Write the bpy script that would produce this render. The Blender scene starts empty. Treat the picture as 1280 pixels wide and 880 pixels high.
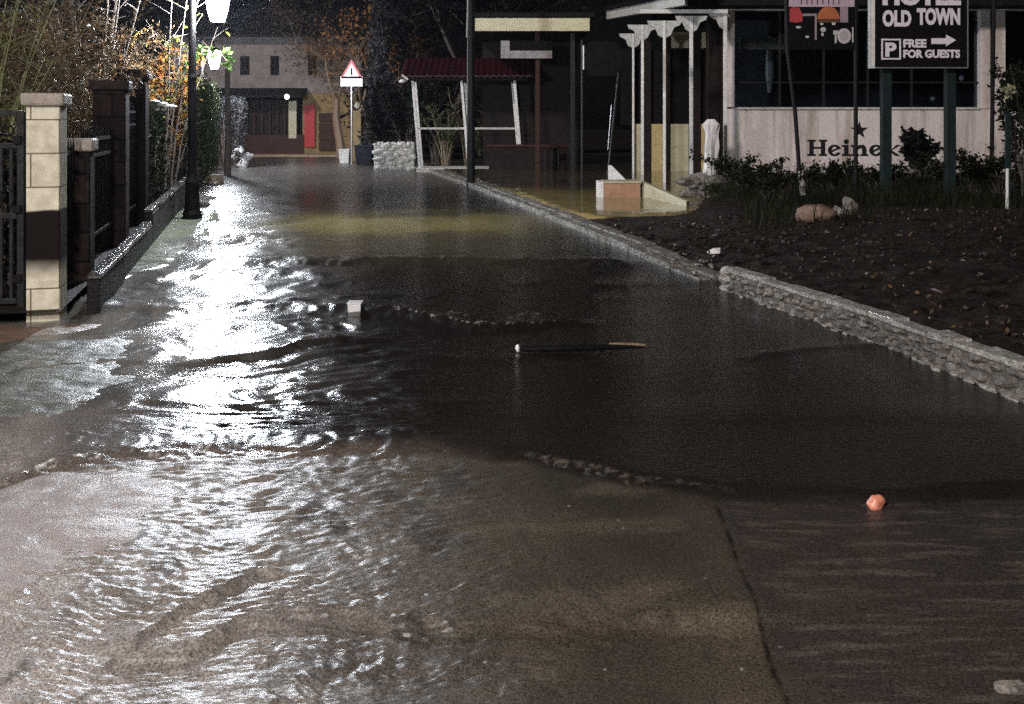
import bpy, bmesh, math, random
import numpy as np
from mathutils import Vector, Matrix

# ------------------------------------------------------------------ scene, camera
sc = bpy.context.scene
COL = sc.collection
F, HZ, EYE = 1200.0, 148.0, 1.6            # focal length in photo pixels, horizon row, eye height


def gp(px, py, z=0.0):                     # ground point seen at a photo pixel
    y = F * (EYE - z) / (py - HZ)
    return ((px - 640) * y / F, y, z)


def at(px, py, y):                         # point at a given distance
    return ((px - 640) * y / F, y, EYE - (py - HZ) * y / F)


def X(px, y):
    return (px - 640) * y / F


def Zv(py, y):
    return EYE - (py - HZ) * y / F


cam = bpy.data.cameras.new('camera')
camo = bpy.data.objects.new('camera', cam)
COL.objects.link(camo)
camo.location = (0, 0, EYE)
camo.rotation_euler = (math.radians(90), 0, 0)
cam.sensor_width = 36
cam.lens = 36 * F / 1280
cam.shift_y = -(440 - HZ) / 1280
cam.clip_start = 0.05
cam.clip_end = 2000
sc.camera = camo

# ------------------------------------------------------------------ materials


def nt_new(name):
    m = bpy.data.materials.new(name)
    m.use_nodes = True
    nt = m.node_tree
    b = nt.nodes['Principled BSDF']
    return m, nt, b


def mat(name, c1, c2=None, rough=0.6, scale=8.0, bump=0.0, bscale=None, metal=0.0, spec=0.5, coat=0.0,
        stretch=None, detail=6.0, lo=0.35, hi=0.65, rough2=None):
    m, nt, b = nt_new(name)
    N, L = nt.nodes, nt.links
    b.inputs['Roughness'].default_value = rough
    b.inputs['Metallic'].default_value = metal
    b.inputs['Specular IOR Level'].default_value = spec
    b.inputs['Coat Weight'].default_value = coat
    b.inputs['Coat Roughness'].default_value = 0.12
    b.inputs['Base Color'].default_value = (*c1, 1)
    tc = N.new('ShaderNodeTexCoord')
    src = tc.outputs['Object']
    if stretch:
        mp = N.new('ShaderNodeMapping')
        mp.inputs['Scale'].default_value = stretch
        L.new(src, mp.inputs['Vector'])
        src = mp.outputs['Vector']
    if c2 is not None:
        n = N.new('ShaderNodeTexNoise')
        n.inputs['Scale'].default_value = scale
        n.inputs['Detail'].default_value = detail
        n.inputs['Roughness'].default_value = 0.65
        L.new(src, n.inputs['Vector'])
        r = N.new('ShaderNodeValToRGB')
        r.color_ramp.elements[0].position = lo
        r.color_ramp.elements[1].position = hi
        r.color_ramp.elements[0].color = (*c1, 1)
        r.color_ramp.elements[1].color = (*c2, 1)
        L.new(n.outputs['Fac'], r.inputs['Fac'])
        L.new(r.outputs['Color'], b.inputs['Base Color'])
        if rough2 is not None:
            mr = N.new('ShaderNodeMapRange')
            mr.inputs['From Min'].default_value = 0.35
            mr.inputs['From Max'].default_value = 0.65
            mr.inputs['To Min'].default_value = rough
            mr.inputs['To Max'].default_value = rough2
            L.new(n.outputs['Fac'], mr.inputs['Value'])
            L.new(mr.outputs['Result'], b.inputs['Roughness'])
    if bump:
        n2 = N.new('ShaderNodeTexNoise')
        n2.inputs['Scale'].default_value = bscale or scale * 4
        n2.inputs['Detail'].default_value = 8
        L.new(src, n2.inputs['Vector'])
        bp = N.new('ShaderNodeBump')
        bp.inputs['Strength'].default_value = bump
        bp.inputs['Distance'].default_value = 0.02
        L.new(n2.outputs['Fac'], bp.inputs['Height'])
        L.new(bp.outputs['Normal'], b.inputs['Normal'])
    return m


def emit(name, col, strength):
    m, nt, b = nt_new(name)
    b.inputs['Base Color'].default_value = (0.8, 0.8, 0.8, 1)
    b.inputs['Emission Color'].default_value = (*col, 1)
    b.inputs['Emission Strength'].default_value = strength
    return m


def leafmat(name, ca, cb, scale=6.0, rough=0.45):
    m = mat(name, ca, cb, rough=rough, scale=scale, lo=0.38, hi=0.62, detail=3)
    nt = m.node_tree
    b = nt.nodes['Principled BSDF']
    b.inputs['Specular IOR Level'].default_value = 0.05
    tr = nt.nodes.new('ShaderNodeBsdfTranslucent')
    for l in nt.links:
        if l.to_socket == b.inputs['Base Color']:
            nt.links.new(l.from_socket, tr.inputs['Color'])
            break
    mx = nt.nodes.new('ShaderNodeMixShader')
    mx.inputs[0].default_value = 0.3
    nt.links.new(b.outputs[0], mx.inputs[1])
    nt.links.new(tr.outputs[0], mx.inputs[2])
    nt.links.new(mx.outputs[0], nt.nodes['Material Output'].inputs['Surface'])
    return m


M = {}
M['iron'] = mat('black_iron', (0.005, 0.005, 0.0055), (0.012, 0.011, 0.011), rough=0.5, scale=20, bump=0.2, spec=0.1)
M['greyiron'] = mat('wet_grey_iron', (0.03, 0.03, 0.033), (0.010, 0.010, 0.010), spec=0.2, rough=0.4, scale=25, bump=0.2)
M['cream'] = None
M['limestone'] = mat('limestone_cap', (0.42, 0.38, 0.32), (0.25, 0.22, 0.18), rough=0.6, scale=14, bump=0.5)
M['shadowedbrick'] = mat('shadowed_rough_stone', (0.018, 0.012, 0.012), (0.045, 0.032, 0.03), rough=0.55, scale=9, bump=0.8, bscale=30, spec=0.12)  # pillar caps, darkened with the shafts to carry their shadow
M['tanstone'] = mat('tan_stone', (0.30, 0.22, 0.15), (0.17, 0.12, 0.085), rough=0.6, scale=9, bump=0.6)
M['wallwet'] = mat('wet_concrete_wall', (0.007, 0.006, 0.006), (0.02, 0.018, 0.017), rough=0.5, rough2=0.7, scale=10, bump=0.7, bscale=40)
M['coping'] = mat('wet_coping', (0.16, 0.155, 0.15), (0.03, 0.028, 0.027), rough=0.2, scale=16, bump=0.9, bscale=26, coat=0.5)
M['pale'] = mat('pale_render_post', (0.55, 0.54, 0.36), (0.36, 0.36, 0.22), rough=0.7, scale=6, bump=0.3)
M['whitepaint'] = mat('white_paint', (0.72, 0.71, 0.69), (0.5, 0.49, 0.47), rough=0.45, scale=10, bump=0.1)
M['greywhite'] = mat('weathered_white_paint', (0.52, 0.52, 0.49), (0.33, 0.33, 0.31), rough=0.5, scale=12, bump=0.2)
M['render'] = None
M['darkwood'] = mat('dark_timber', (0.009, 0.007, 0.007), (0.022, 0.016, 0.015), rough=0.55, scale=5, stretch=(1, 1, 6), bump=0.3, spec=0.08)
M['brownwood'] = mat('brown_timber', (0.06, 0.030, 0.024), (0.03, 0.016, 0.014), rough=0.5, scale=6, stretch=(1, 1, 5), bump=0.3, spec=0.08)
M['darkroof'] = mat('dark_roof', (0.006, 0.006, 0.007), (0.014, 0.013, 0.014), rough=0.65, scale=12, bump=0.4, spec=0.08)
M['redtile'] = mat('dark_red_roof', (0.04, 0.005, 0.009), (0.018, 0.003, 0.005), rough=0.45, scale=14, bump=0.5)
M['creamfascia'] = mat('cream_fascia', (0.62, 0.58, 0.38), (0.47, 0.43, 0.28), rough=0.5, scale=5, bump=0.2, stretch=(1, 1, 6))
M['yellowpanel'] = mat('yellow_panel', (0.42, 0.34, 0.16), (0.30, 0.24, 0.11), rough=0.5, scale=6, bump=0.2)
M['creampanel'] = mat('cream_panel', (0.42, 0.39, 0.28), (0.32, 0.29, 0.2), rough=0.5, scale=6, bump=0.2)
M['ochre'] = mat('ochre_plaster', (0.22, 0.15, 0.06), (0.13, 0.09, 0.045), rough=0.8, scale=3, bump=0.4)
M['greyplaster'] = mat('grey_plaster', (0.20, 0.17, 0.155), (0.12, 0.10, 0.092), rough=0.85, scale=2.5, bump=0.4, bscale=20)
M['redpaint'] = mat('red_paint', (0.62, 0.03, 0.035), (0.42, 0.02, 0.025), rough=0.5, scale=5, bump=0.1)
M['greengrey'] = mat('green_grey_paint', (0.016, 0.026, 0.026), (0.010, 0.016, 0.016), rough=0.4, scale=12, bump=0.1, spec=0.12)
M['black'] = mat('black_panel', (0.004, 0.004, 0.005), (0.009, 0.008, 0.009), rough=0.6, scale=12, spec=0.04)
M['darkpaint'] = mat('black_lettering_paint', (0.006, 0.006, 0.006), (0.014, 0.014, 0.014), rough=0.7, scale=20, spec=0.2)
M['letter'] = mat('white_lettering', (0.75, 0.70, 0.74), (0.55, 0.52, 0.55), rough=0.5, scale=30)
M['silver'] = mat('galvanised_steel', (0.45, 0.45, 0.46), (0.3, 0.3, 0.31), rough=0.35, scale=18, metal=0.6)
M['orangeface'] = mat('orange_lit_face', (0.36, 0.20, 0.12), (0.24, 0.14, 0.085), rough=0.5, scale=7, bump=0.3)  # warm light put into the colour of the step's front face
M['orangefruit'] = mat('peach_plastic', (0.62, 0.25, 0.17), (0.45, 0.15, 0.09), rough=0.35, scale=40, bump=0.15)
M['whiteplastic'] = mat('white_plastic', (0.8, 0.8, 0.8), (0.66, 0.66, 0.67), rough=0.35, scale=20)
M['blackplastic'] = mat('black_plastic', (0.012, 0.013, 0.018), (0.022, 0.023, 0.03), rough=0.35, scale=10, spec=0.12)
M['rubble'] = mat('rubble_stone', (0.21, 0.19, 0.165), (0.055, 0.047, 0.04), rough=0.5, scale=13, bump=1.0, bscale=40, detail=9)
M['kerbstone'] = mat('kerb_limestone', (0.40, 0.385, 0.35), (0.12, 0.112, 0.10), rough=0.45, scale=14, bump=1.0, bscale=44, coat=0.15, detail=9)
M['kerbstrip'] = mat('worn_kerb_stone', (0.21, 0.20, 0.175), (0.05, 0.046, 0.04), rough=0.45, scale=7, bump=1.0, bscale=30, detail=10)
M['innerwall'] = mat('dim_inner_wall', (0.085, 0.085, 0.095), (0.02, 0.02, 0.024), rough=0.6, scale=0.9, bump=0.2)
M['clod'] = mat('earth_clods', (0.03, 0.022, 0.019), (0.007, 0.005, 0.005), rough=0.4, scale=3, spec=0.4)
M['mortar'] = mat('mortar', (0.13, 0.12, 0.105), (0.05, 0.045, 0.04), rough=0.7, scale=20, bump=0.8)
M['bark'] = mat('bark', (0.055, 0.042, 0.034), (0.10, 0.08, 0.065), rough=0.8, scale=12, bump=0.6, stretch=(1, 1, .25))
M['palebark'] = mat('pale_stem_bark', (0.26, 0.20, 0.125), (0.13, 0.10, 0.06), rough=0.6, scale=14, bump=0.4, stretch=(1, 1, .25))
M['warmbark'] = mat('warm_bark', (0.13, 0.085, 0.06), (0.24, 0.165, 0.115), rough=0.7, scale=12, bump=0.4)
M['greenstem'] = mat('green_stem', (0.22, 0.24, 0.10), (0.13, 0.15, 0.06), rough=0.55, scale=10)
M['brownleaf'] = leafmat('brown_leaves', (0.05, 0.034, 0.021), (0.17, 0.11, 0.06), scale=9)
M['orangeleaf'] = leafmat('orange_leaves', (0.27, 0.085, 0.02), (0.26, 0.17, 0.045), scale=7)
M['rustleaf'] = leafmat('rust_leaves', (0.17, 0.065, 0.025), (0.22, 0.12, 0.045), scale=2)
M['yellowgreen'] = leafmat('yellow_green_leaves', (0.09, 0.11, 0.022), (0.2, 0.18, 0.05), scale=8)
M['greenleaf'] = leafmat('green_leaves', (0.035, 0.075, 0.014), (0.075, 0.13, 0.03), scale=8)
M['hedgeleaf'] = leafmat('hedge_leaves', (0.016, 0.026, 0.010), (0.06, 0.075, 0.032), scale=5)
M['darkleaf'] = leafmat('dark_leaves', (0.005, 0.008, 0.004), (0.018, 0.022, 0.011), scale=6)
M['blackleaf'] = leafmat('very_dark_leaves', (0.006, 0.007, 0.007), (0.016, 0.017, 0.016), scale=4)
M['greyleaf'] = leafmat('grey_green_leaves', (0.03, 0.03, 0.033), (0.09, 0.088, 0.09), scale=5)
M['grass'] = leafmat('bank_grass', (0.007, 0.010, 0.004), (0.026, 0.028, 0.013), scale=4)
M['soil'] = mat('dark_wet_soil', (0.007, 0.005, 0.0048), (0.022, 0.015, 0.013), spec=0.3, rough=0.3, rough2=0.75, scale=5, bump=1.0, bscale=16, detail=10)
M['garden'] = mat('garden_soil', (0.012, 0.010, 0.008), (0.03, 0.024, 0.018), rough=0.7, scale=6, bump=0.8, spec=0.12)
M['asphalt'] = mat('asphalt', (0.035, 0.034, 0.034), (0.055, 0.052, 0.05), rough=0.7, scale=40, bump=0.5)

M['clay'] = mat('pinkish_gravel_soil', (0.26, 0.17, 0.12), (0.14, 0.095, 0.075), rough=0.7, scale=12, bump=0.8)
M['redcloth'] = mat('dark_red_cloth', (0.12, 0.006, 0.022), (0.06, 0.004, 0.012), rough=0.6, scale=10, bump=0.6)


def brickmat(name, c1, c2, cm, bw, bh, mortar=0.012, rough=0.6, scale=1.0, bump=0.5, xz=True, off=0.5, shade_band=None, flat=False, spec=0.08):
    """blocks laid in courses on the XZ faces of a thing (object coordinates)"""
    m, nt, b = nt_new(name)
    N, L = nt.nodes, nt.links
    tc = N.new('ShaderNodeTexCoord')
    sp = N.new('ShaderNodeSeparateXYZ')
    L.new(tc.outputs['Object'], sp.inputs[0])
    ad = N.new('ShaderNodeMath')
    L.new(sp.outputs['X'], ad.inputs[0])
    L.new(sp.outputs['Y'], ad.inputs[1])
    cb = N.new('ShaderNodeCombineXYZ')
    L.new(ad.outputs[0], cb.inputs['X'])
    L.new(sp.outputs['Y' if flat else 'Z'], cb.inputs['Y'])
    if flat:
        L.new(sp.outputs['X'], cb.inputs['X'])
    b.inputs['Specular IOR Level'].default_value = spec
    br = N.new('ShaderNodeTexBrick')
    br.inputs['Color1'].default_value = (*c1, 1)
    br.inputs['Color2'].default_value = (*c2, 1)
    br.inputs['Mortar'].default_value = (*cm, 1)
    br.inputs['Scale'].default_value = 1
    br.inputs['Brick Width'].default_value = bw
    br.inputs['Row Height'].default_value = bh
    br.inputs['Mortar Size'].default_value = mortar
    br.offset = off
    L.new(cb.outputs[0], br.inputs['Vector'])
    n = N.new('ShaderNodeTexNoise')
    n.inputs['Scale'].default_value = 9
    n.inputs['Detail'].default_value = 8
    L.new(tc.outputs['Object'], n.inputs['Vector'])
    mx = N.new('ShaderNodeMix')
    mx.data_type = 'RGBA'
    mx.blend_type = 'MULTIPLY'
    mx.inputs['Factor'].default_value = 0.75
    rp = N.new('ShaderNodeValToRGB')
    rp.color_ramp.elements[0].position = 0.3
    rp.color_ramp.elements[0].color = (0.55, 0.52, 0.48, 1)
    rp.color_ramp.elements[1].position = 0.62
    rp.color_ramp.elements[1].color = (1, 1, 1, 1)
    L.new(n.outputs['Fac'], rp.inputs['Fac'])
    L.new(br.outputs['Color'], mx.inputs['A'])
    L.new(rp.outputs['Color'], mx.inputs['B'])
    out = mx.outputs['Result']
    if shade_band:
        z0, z1, col = shade_band                       # a shadow painted into the colour between two heights, ragged edges
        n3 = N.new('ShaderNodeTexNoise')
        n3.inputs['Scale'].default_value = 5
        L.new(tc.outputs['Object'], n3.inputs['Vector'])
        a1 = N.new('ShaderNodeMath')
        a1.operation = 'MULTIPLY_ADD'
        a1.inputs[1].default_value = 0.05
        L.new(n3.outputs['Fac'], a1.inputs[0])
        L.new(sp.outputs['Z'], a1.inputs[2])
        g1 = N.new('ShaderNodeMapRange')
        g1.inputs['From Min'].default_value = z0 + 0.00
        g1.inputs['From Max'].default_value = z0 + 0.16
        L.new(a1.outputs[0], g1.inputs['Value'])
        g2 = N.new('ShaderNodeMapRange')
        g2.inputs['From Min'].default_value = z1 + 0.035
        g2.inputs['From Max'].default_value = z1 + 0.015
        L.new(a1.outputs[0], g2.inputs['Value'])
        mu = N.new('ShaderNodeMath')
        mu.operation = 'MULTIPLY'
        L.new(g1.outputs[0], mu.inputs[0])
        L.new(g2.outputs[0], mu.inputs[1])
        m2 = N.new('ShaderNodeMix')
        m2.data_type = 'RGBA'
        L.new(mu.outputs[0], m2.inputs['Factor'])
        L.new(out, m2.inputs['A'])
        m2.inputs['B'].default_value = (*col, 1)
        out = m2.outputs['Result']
    L.new(out, b.inputs['Base Color'])
    b.inputs['Roughness'].default_value = rough
    bp = N.new('ShaderNodeBump')
    bp.inputs['Strength'].default_value = bump
    bp.inputs['Distance'].default_value = 0.01
    sb = N.new('ShaderNodeMath')
    sb.operation = 'SUBTRACT'
    L.new(n.outputs['Fac'], sb.inputs[0])
    L.new(br.outputs['Fac'], sb.inputs[1])
    L.new(sb.outputs[0], bp.inputs['Height'])
    L.new(bp.outputs['Normal'], b.inputs['Normal'])
    return m


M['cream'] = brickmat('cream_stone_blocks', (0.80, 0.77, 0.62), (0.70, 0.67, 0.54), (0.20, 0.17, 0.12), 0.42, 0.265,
                      mortar=0.006, bump=0.3, shade_band=(0.36, 0.88, (0.011, 0.008, 0.0075)))
M['terrace'] = brickmat('wet_terrace_pavers', (0.10, 0.084, 0.05), (0.06, 0.05, 0.035), (0.016, 0.014, 0.012), 0.42, 0.42, mortar=0.016, rough=0.07, bump=0.12, flat=True, spec=.5)
M['stonecourse'] = brickmat('shadowed_stone_blocks', (0.016, 0.010, 0.010), (0.009, 0.006, 0.0065), (0.02, 0.015, 0.014), 0.36, 0.27,
                            mortar=0.01, bump=0.9)  # stone darkened to stand in for the shadow on the pillars
M['brownblocks'] = brickmat('brown_stone_blocks', (0.045, 0.030, 0.025), (0.016, 0.011, 0.011), (0.006, 0.005, 0.005), 0.3, 0.27,
                            mortar=0.01, bump=0.8)  # darkened as well, the pillars' shadow is in this colour


def facade_mat():
    """off-white render with grimy streaks running down it"""
    m, nt, b = nt_new('off_white_render')
    N, L = nt.nodes, nt.links
    tc = N.new('ShaderNodeTexCoord')
    mp = N.new('ShaderNodeMapping')
    mp.inputs['Scale'].default_value = (2.2, 2.2, 0.22)
    L.new(tc.outputs['Object'], mp.inputs[0])
    n = N.new('ShaderNodeTexNoise')
    n.inputs['Scale'].default_value = 1.6
    n.inputs['Detail'].default_value = 7
    L.new(mp.outputs[0], n.inputs['Vector'])
    r = N.new('ShaderNodeValToRGB')
    r.color_ramp.elements[0].position = 0.3
    r.color_ramp.elements[0].color = (0.34, 0.28, 0.24, 1)
    r.color_ramp.elements[1].position = 0.52
    r.color_ramp.elements[1].color = (0.63, 0.575, 0.555, 1)
    L.new(n.outputs['Fac'], r.inputs[0])
    n2 = N.new('ShaderNodeTexNoise')
    n2.inputs['Scale'].default_value = 14
    n2.inputs['Detail'].default_value = 8
    L.new(tc.outputs['Object'], n2.inputs['Vector'])
    mx = N.new('ShaderNodeMix')
    mx.data_type = 'RGBA'
    mx.blend_type = 'MULTIPLY'
    mx.inputs['Factor'].default_value = 0.5
    r2 = N.new('ShaderNodeValToRGB')
    r2.color_ramp.elements[0].position = 0.3
    r2.color_ramp.elements[0].color = (0.6, 0.57, 0.55, 1)
    r2.color_ramp.elements[1].position = 0.6
    L.new(n2.outputs['Fac'], r2.inputs[0])
    L.new(r.outputs[0], mx.inputs['A'])
    L.new(r2.outputs[0], mx.inputs['B'])
    L.new(mx.outputs['Result'], b.inputs['Base Color'])
    b.inputs['Roughness'].default_value = 0.75
    bp = N.new('ShaderNodeBump')
    bp.inputs['Strength'].default_value = 0.25
    bp.inputs['Distance'].default_value = 0.01
    L.new(n2.outputs['Fac'], bp.inputs['Height'])
    L.new(bp.outputs[0], b.inputs['Normal'])
    return m


M['render'] = facade_mat()


def glass_mat(name, tint=(0.6, 0.65, 0.7)):
    m, nt, b = nt_new(name)
    N, L = nt.nodes, nt.links
    t = N.new('ShaderNodeBsdfTransparent')
    t.inputs[0].default_value = (*tint, 1)
    g = N.new('ShaderNodeBsdfGlossy')
    g.inputs['Roughness'].default_value = 0.06
    g.inputs['Color'].default_value = (0.8, 0.85, 0.9, 1)
    fr = N.new('ShaderNodeFresnel')
    fr.inputs['IOR'].default_value = 1.5
    mx = N.new('ShaderNodeMixShader')
    L.new(fr.outputs[0], mx.inputs[0])
    L.new(t.outputs[0], mx.inputs[1])
    L.new(g.outputs[0], mx.inputs[2])
    L.new(mx.outputs[0], N['Material Output'].inputs['Surface'])
    return m


M['glass'] = glass_mat('window_glass')
M['lampglass'] = emit('lit_lantern_glass', (0.86, 0.92, 1.0), 1050.0)
M['lampglass_pink'] = emit('lit_lantern_glass_warm', (1.0, 0.92, 0.88), 560.0)
M['bulb_warm'] = emit('lit_warm_bulb', (1.0, 0.78, 0.36), 1700.0)
M['smallwhite'] = emit('lit_small_lamp', (1.0, 0.95, 0.9), 4.0)

# ------------------------------------------------------------------ mesh helpers


class MB:
    def __init__(s):
        s.v, s.f = [], []

    def add(s, vs, fs):
        o = len(s.v)
        s.v += [tuple(v) for v in vs]
        s.f += [tuple(i + o for i in f) for f in fs]
        return s

    def box(s, x0, x1, y0, y1, z0, z1):
        return s.add([(x0, y0, z0), (x1, y0, z0), (x1, y1, z0), (x0, y1, z0),
                      (x0, y0, z1), (x1, y0, z1), (x1, y1, z1), (x0, y1, z1)],
                     [(0, 3, 2, 1), (4, 5, 6, 7), (0, 1, 5, 4), (1, 2, 6, 5), (2, 3, 7, 6), (3, 0, 4, 7)])

    def tube(s, pts, rs, n=8, cap=True):
        pts = [Vector(p) for p in pts]
        if not isinstance(rs, (list, tuple)):
            rs = [rs] * len(pts)
        base = len(s.v)
        for i, p in enumerate(pts):
            d = (pts[min(i + 1, len(pts) - 1)] - pts[max(i - 1, 0)])
            if d.length < 1e-9:
                d = Vector((0, 0, 1))
            d.normalize()
            a = d.cross(Vector((1, 0, 0)) if abs(d.x) < 0.8 else Vector((0, 1, 0))).normalized()
            bb = d.cross(a)
            for k in range(n):
                t = 2 * math.pi * k / n
                q = p + (a * math.cos(t) + bb * math.sin(t)) * rs[i]
                s.v.append(tuple(q))
        for i in range(len(pts) - 1):
            for k in range(n):
                k2 = (k + 1) % n
                s.f.append((base + i * n + k, base + i * n + k2, base + (i + 1) * n + k2, base + (i + 1) * n + k))
        if cap:
            s.f.append(tuple(base + k for k in reversed(range(n))))
            s.f.append(tuple(base + (len(pts) - 1) * n + k for k in range(n)))
        return s

    def lathe(s, prof, n=12, c=(0, 0, 0)):
        base = len(s.v)
        for r, z in prof:
            for k in range(n):
                t = 2 * math.pi * (k + .5) / n
                s.v.append((c[0] + r * math.cos(t), c[1] + r * math.sin(t), c[2] + z))
        for i in range(len(prof) - 1):
            for k in range(n):
                k2 = (k + 1) % n
                s.f.append((base + i * n + k, base + i * n + k2, base + (i + 1) * n + k2, base + (i + 1) * n + k))
        s.f.append(tuple(base + k for k in reversed(range(n))))
        s.f.append(tuple(base + (len(prof) - 1) * n + k for k in range(n)))
        return s

    def prism_xz(s, poly, y0, y1):
        """outline in X,Z given a thickness along Y"""
        n = len(poly)
        ar = sum(poly[i][0] * poly[(i + 1) % n][1] - poly[(i + 1) % n][0] * poly[i][1] for i in range(n))
        if ar < 0:
            poly = poly[::-1]
        vs = [(x, y0, z) for x, z in poly] + [(x, y1, z) for x, z in poly]
        fs = [tuple(range(n)), tuple(reversed(range(n, 2 * n)))]
        fs += [(i, i + n, (i + 1) % n + n, (i + 1) % n) for i in range(n)]
        return s.add(vs, fs)

    def prism_xy(s, poly, z0, z1):
        n = len(poly)
        ar = sum(poly[i][0] * poly[(i + 1) % n][1] - poly[(i + 1) % n][0] * poly[i][1] for i in range(n))
        if ar < 0:
            poly = poly[::-1]
        vs = [(x, y, z0) for x, y in poly] + [(x, y, z1) for x, y in poly]
        fs = [tuple(reversed(range(n))), tuple(range(n, 2 * n))]
        fs += [(i, (i + 1) % n, (i + 1) % n + n, i + n) for i in range(n)]
        return s.add(vs, fs)

    def blob(s, c, r, rng, sub=2, jag=0.22, flat=False):
        bm = bmesh.new()
        bmesh.ops.create_icosphere(bm, subdivisions=sub, radius=1)
        ph = [rng.uniform(0, 6.28) for _ in range(6)]
        vs = []
        rot = Matrix.Rotation(rng.uniform(0, 6.28), 3, 'Z')
        for v in bm.verts:
            p = v.co
            k = 1 + jag * (math.sin(2.1 * p.x + ph[0]) * math.sin(2.7 * p.y + ph[1]) + 0.6 * math.sin(3.9 * p.z + ph[2] + p.x * 2)
                           + 0.4 * math.sin(6.1 * p.x + ph[3]) * math.sin(5.3 * p.z + ph[4])) + rng.uniform(-.05, .05)
            q = rot @ Vector((p.x * k * r[0], p.y * k * r[1], p.z * k * r[2])) if False else Vector((p.x * k * r[0], p.y * k * r[1], p.z * k * r[2]))
            vs.append((c[0] + q.x, c[1] + q.y, c[2] + q.z))
        fs = [tuple(v.index for v in f.verts) for f in bm.faces]
        bm.free()
        return s.add(vs, fs)

    def rock(s, c, r, rng, n=18, top=None):
        """a broken stone: the hull of random points on an ellipsoid"""
        bm = bmesh.new()
        for i in range(n):
            d = Vector((rng.gauss(0, 1), rng.gauss(0, 1), rng.gauss(0, 1))).normalized() * rng.uniform(.82, 1.1)
            z = d.z * r[2]
            if top is not None:
                z = min(z, r[2] * top)
            bm.verts.new((c[0] + d.x * r[0], c[1] + d.y * r[1], c[2] + z))
        res = bmesh.ops.convex_hull(bm, input=bm.verts)
        junk = [g for g in res['geom_interior'] if isinstance(g, bmesh.types.BMVert)]
        bmesh.ops.delete(bm, geom=junk, context='VERTS')
        bm.verts.index_update()
        vs = [tuple(v.co) for v in bm.verts]
        fs = [tuple(v.index for v in f.verts) for f in bm.faces]
        bm.free()
        return s.add(vs, fs)

    def leaf(s, c, size, rng, up=0.0, asp=0.5):
        """one pointed leaf, folded a little along its midrib"""
        d = Vector((rng.gauss(0, 1), rng.gauss(0, 1), rng.gauss(0, 1) + up)).normalized()
        e = d.cross(Vector((rng.gauss(0, 1), rng.gauss(0, 1), rng.gauss(0, 1)))).normalized()
        n = d.cross(e)
        c = Vector(c)
        L = size * rng.uniform(.7, 1.3)
        w = L * asp
        s.add([c, c + d * L * .5 + e * w * .5 + n * L * .08, c + d * L, c + d * L * .5 - e * w * .5 + n * L * .08],
              [(0, 1, 2), (0, 2, 3)])
        return s

    def blade(s, c, h, w, rng, lean=0.35):
        c = Vector(c)
        a = rng.uniform(0, 6.28)
        dx = Vector((math.cos(a), math.sin(a), 0))
        side = Vector((-dx.y, dx.x, 0)) * w * .5
        l = h * rng.uniform(.1, lean)
        m = c + Vector((0, 0, h * .6)) + dx * l * .4
        t = c + Vector((0, 0, h)) + dx * l * 1.2
        s.add([c - side, c + side, m + side * .7, m - side * .7, t], [(0, 1, 2, 3), (3, 2, 4)])
        return s

    def build(s, name, m, parent=None, loc=(0, 0, 0), rz=0.0, bevel=0.0, smooth=False):
        me = bpy.data.meshes.new(name)
        me.from_pydata(s.v, [], s.f)
        me.validate()
        me.update()
        if smooth:
            me.polygons.foreach_set('use_smooth', [True] * len(me.polygons))
        o = bpy.data.objects.new(name, me)
        COL.objects.link(o)
        if m is not None:
            me.materials.append(m)
        o.location = loc
        o.rotation_euler = (0, 0, rz)
        if parent is not None:
            o.parent = parent
        if bevel:
            b = o.modifiers.new('bevel', 'BEVEL')
            b.width = bevel
            b.segments = 2
            b.limit_method = 'ANGLE'
        return o


def tag(o, label, cat, group=None, kind=None):
    o['label'] = label
    o['category'] = cat
    if group:
        o['group'] = group
    if kind:
        o['kind'] = kind
    return o


def thing(name, label, cat, loc=(0, 0, 0), rz=0.0, group=None, ry=0.0):
    o = bpy.data.objects.new(name, None)
    COL.objects.link(o)
    o.location = loc
    o.rotation_euler = (0, ry, rz)
    o.empty_display_size = 0.2
    return tag(o, label, cat, group)


def struct(o, stuff=False):
    o['kind'] = 'stuff' if stuff else 'structure'
    return o


def copy_tree(o, parent=None):
    c = o.copy()
    COL.objects.link(c)
    if parent is not None:
        c.parent = parent
    for ch in list(o.children):
        copy_tree(ch, c)
    return c


def text_poly(body, w, h, offset=0.0, shear=0.0, extrude=0.004):
    """lettering in X,Z fitted to a w x h rectangle whose lower left corner is the origin; faces -Y"""
    cu = bpy.data.curves.new('lettering', 'FONT')
    cu.body = body
    cu.size = 1
    cu.offset = offset
    cu.shear = shear
    cu.extrude = 0.0
    cu.resolution_u = 3
    o = bpy.data.objects.new('lettering', cu)
    COL.objects.link(o)
    dg = bpy.context.evaluated_depsgraph_get()
    me = bpy.data.meshes.new_from_object(o.evaluated_get(dg))
    vs = [tuple(v.co) for v in me.vertices]
    fs = [tuple(p.vertices) for p in me.polygons]
    bpy.data.objects.remove(o)
    bpy.data.curves.remove(cu)
    bpy.data.meshes.remove(me)
    x0, x1 = min(v[0] for v in vs), max(v[0] for v in vs)
    y0, y1 = min(v[1] for v in vs), max(v[1] for v in vs)
    return [((v[0] - x0) / (x1 - x0) * w, 0.0, (v[1] - y0) / (y1 - y0) * h) for v in vs], fs


def add_text(mb, body, x, y, z, w, h, **k):
    vs, fs = text_poly(body, w, h, **k)
    mb.add([(v[0] + x, y, v[2] + z) for v in vs], fs)
    mb.add([(v[0] + x, y + .006, v[2] + z) for v in vs], [f[::-1] for f in fs])


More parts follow.
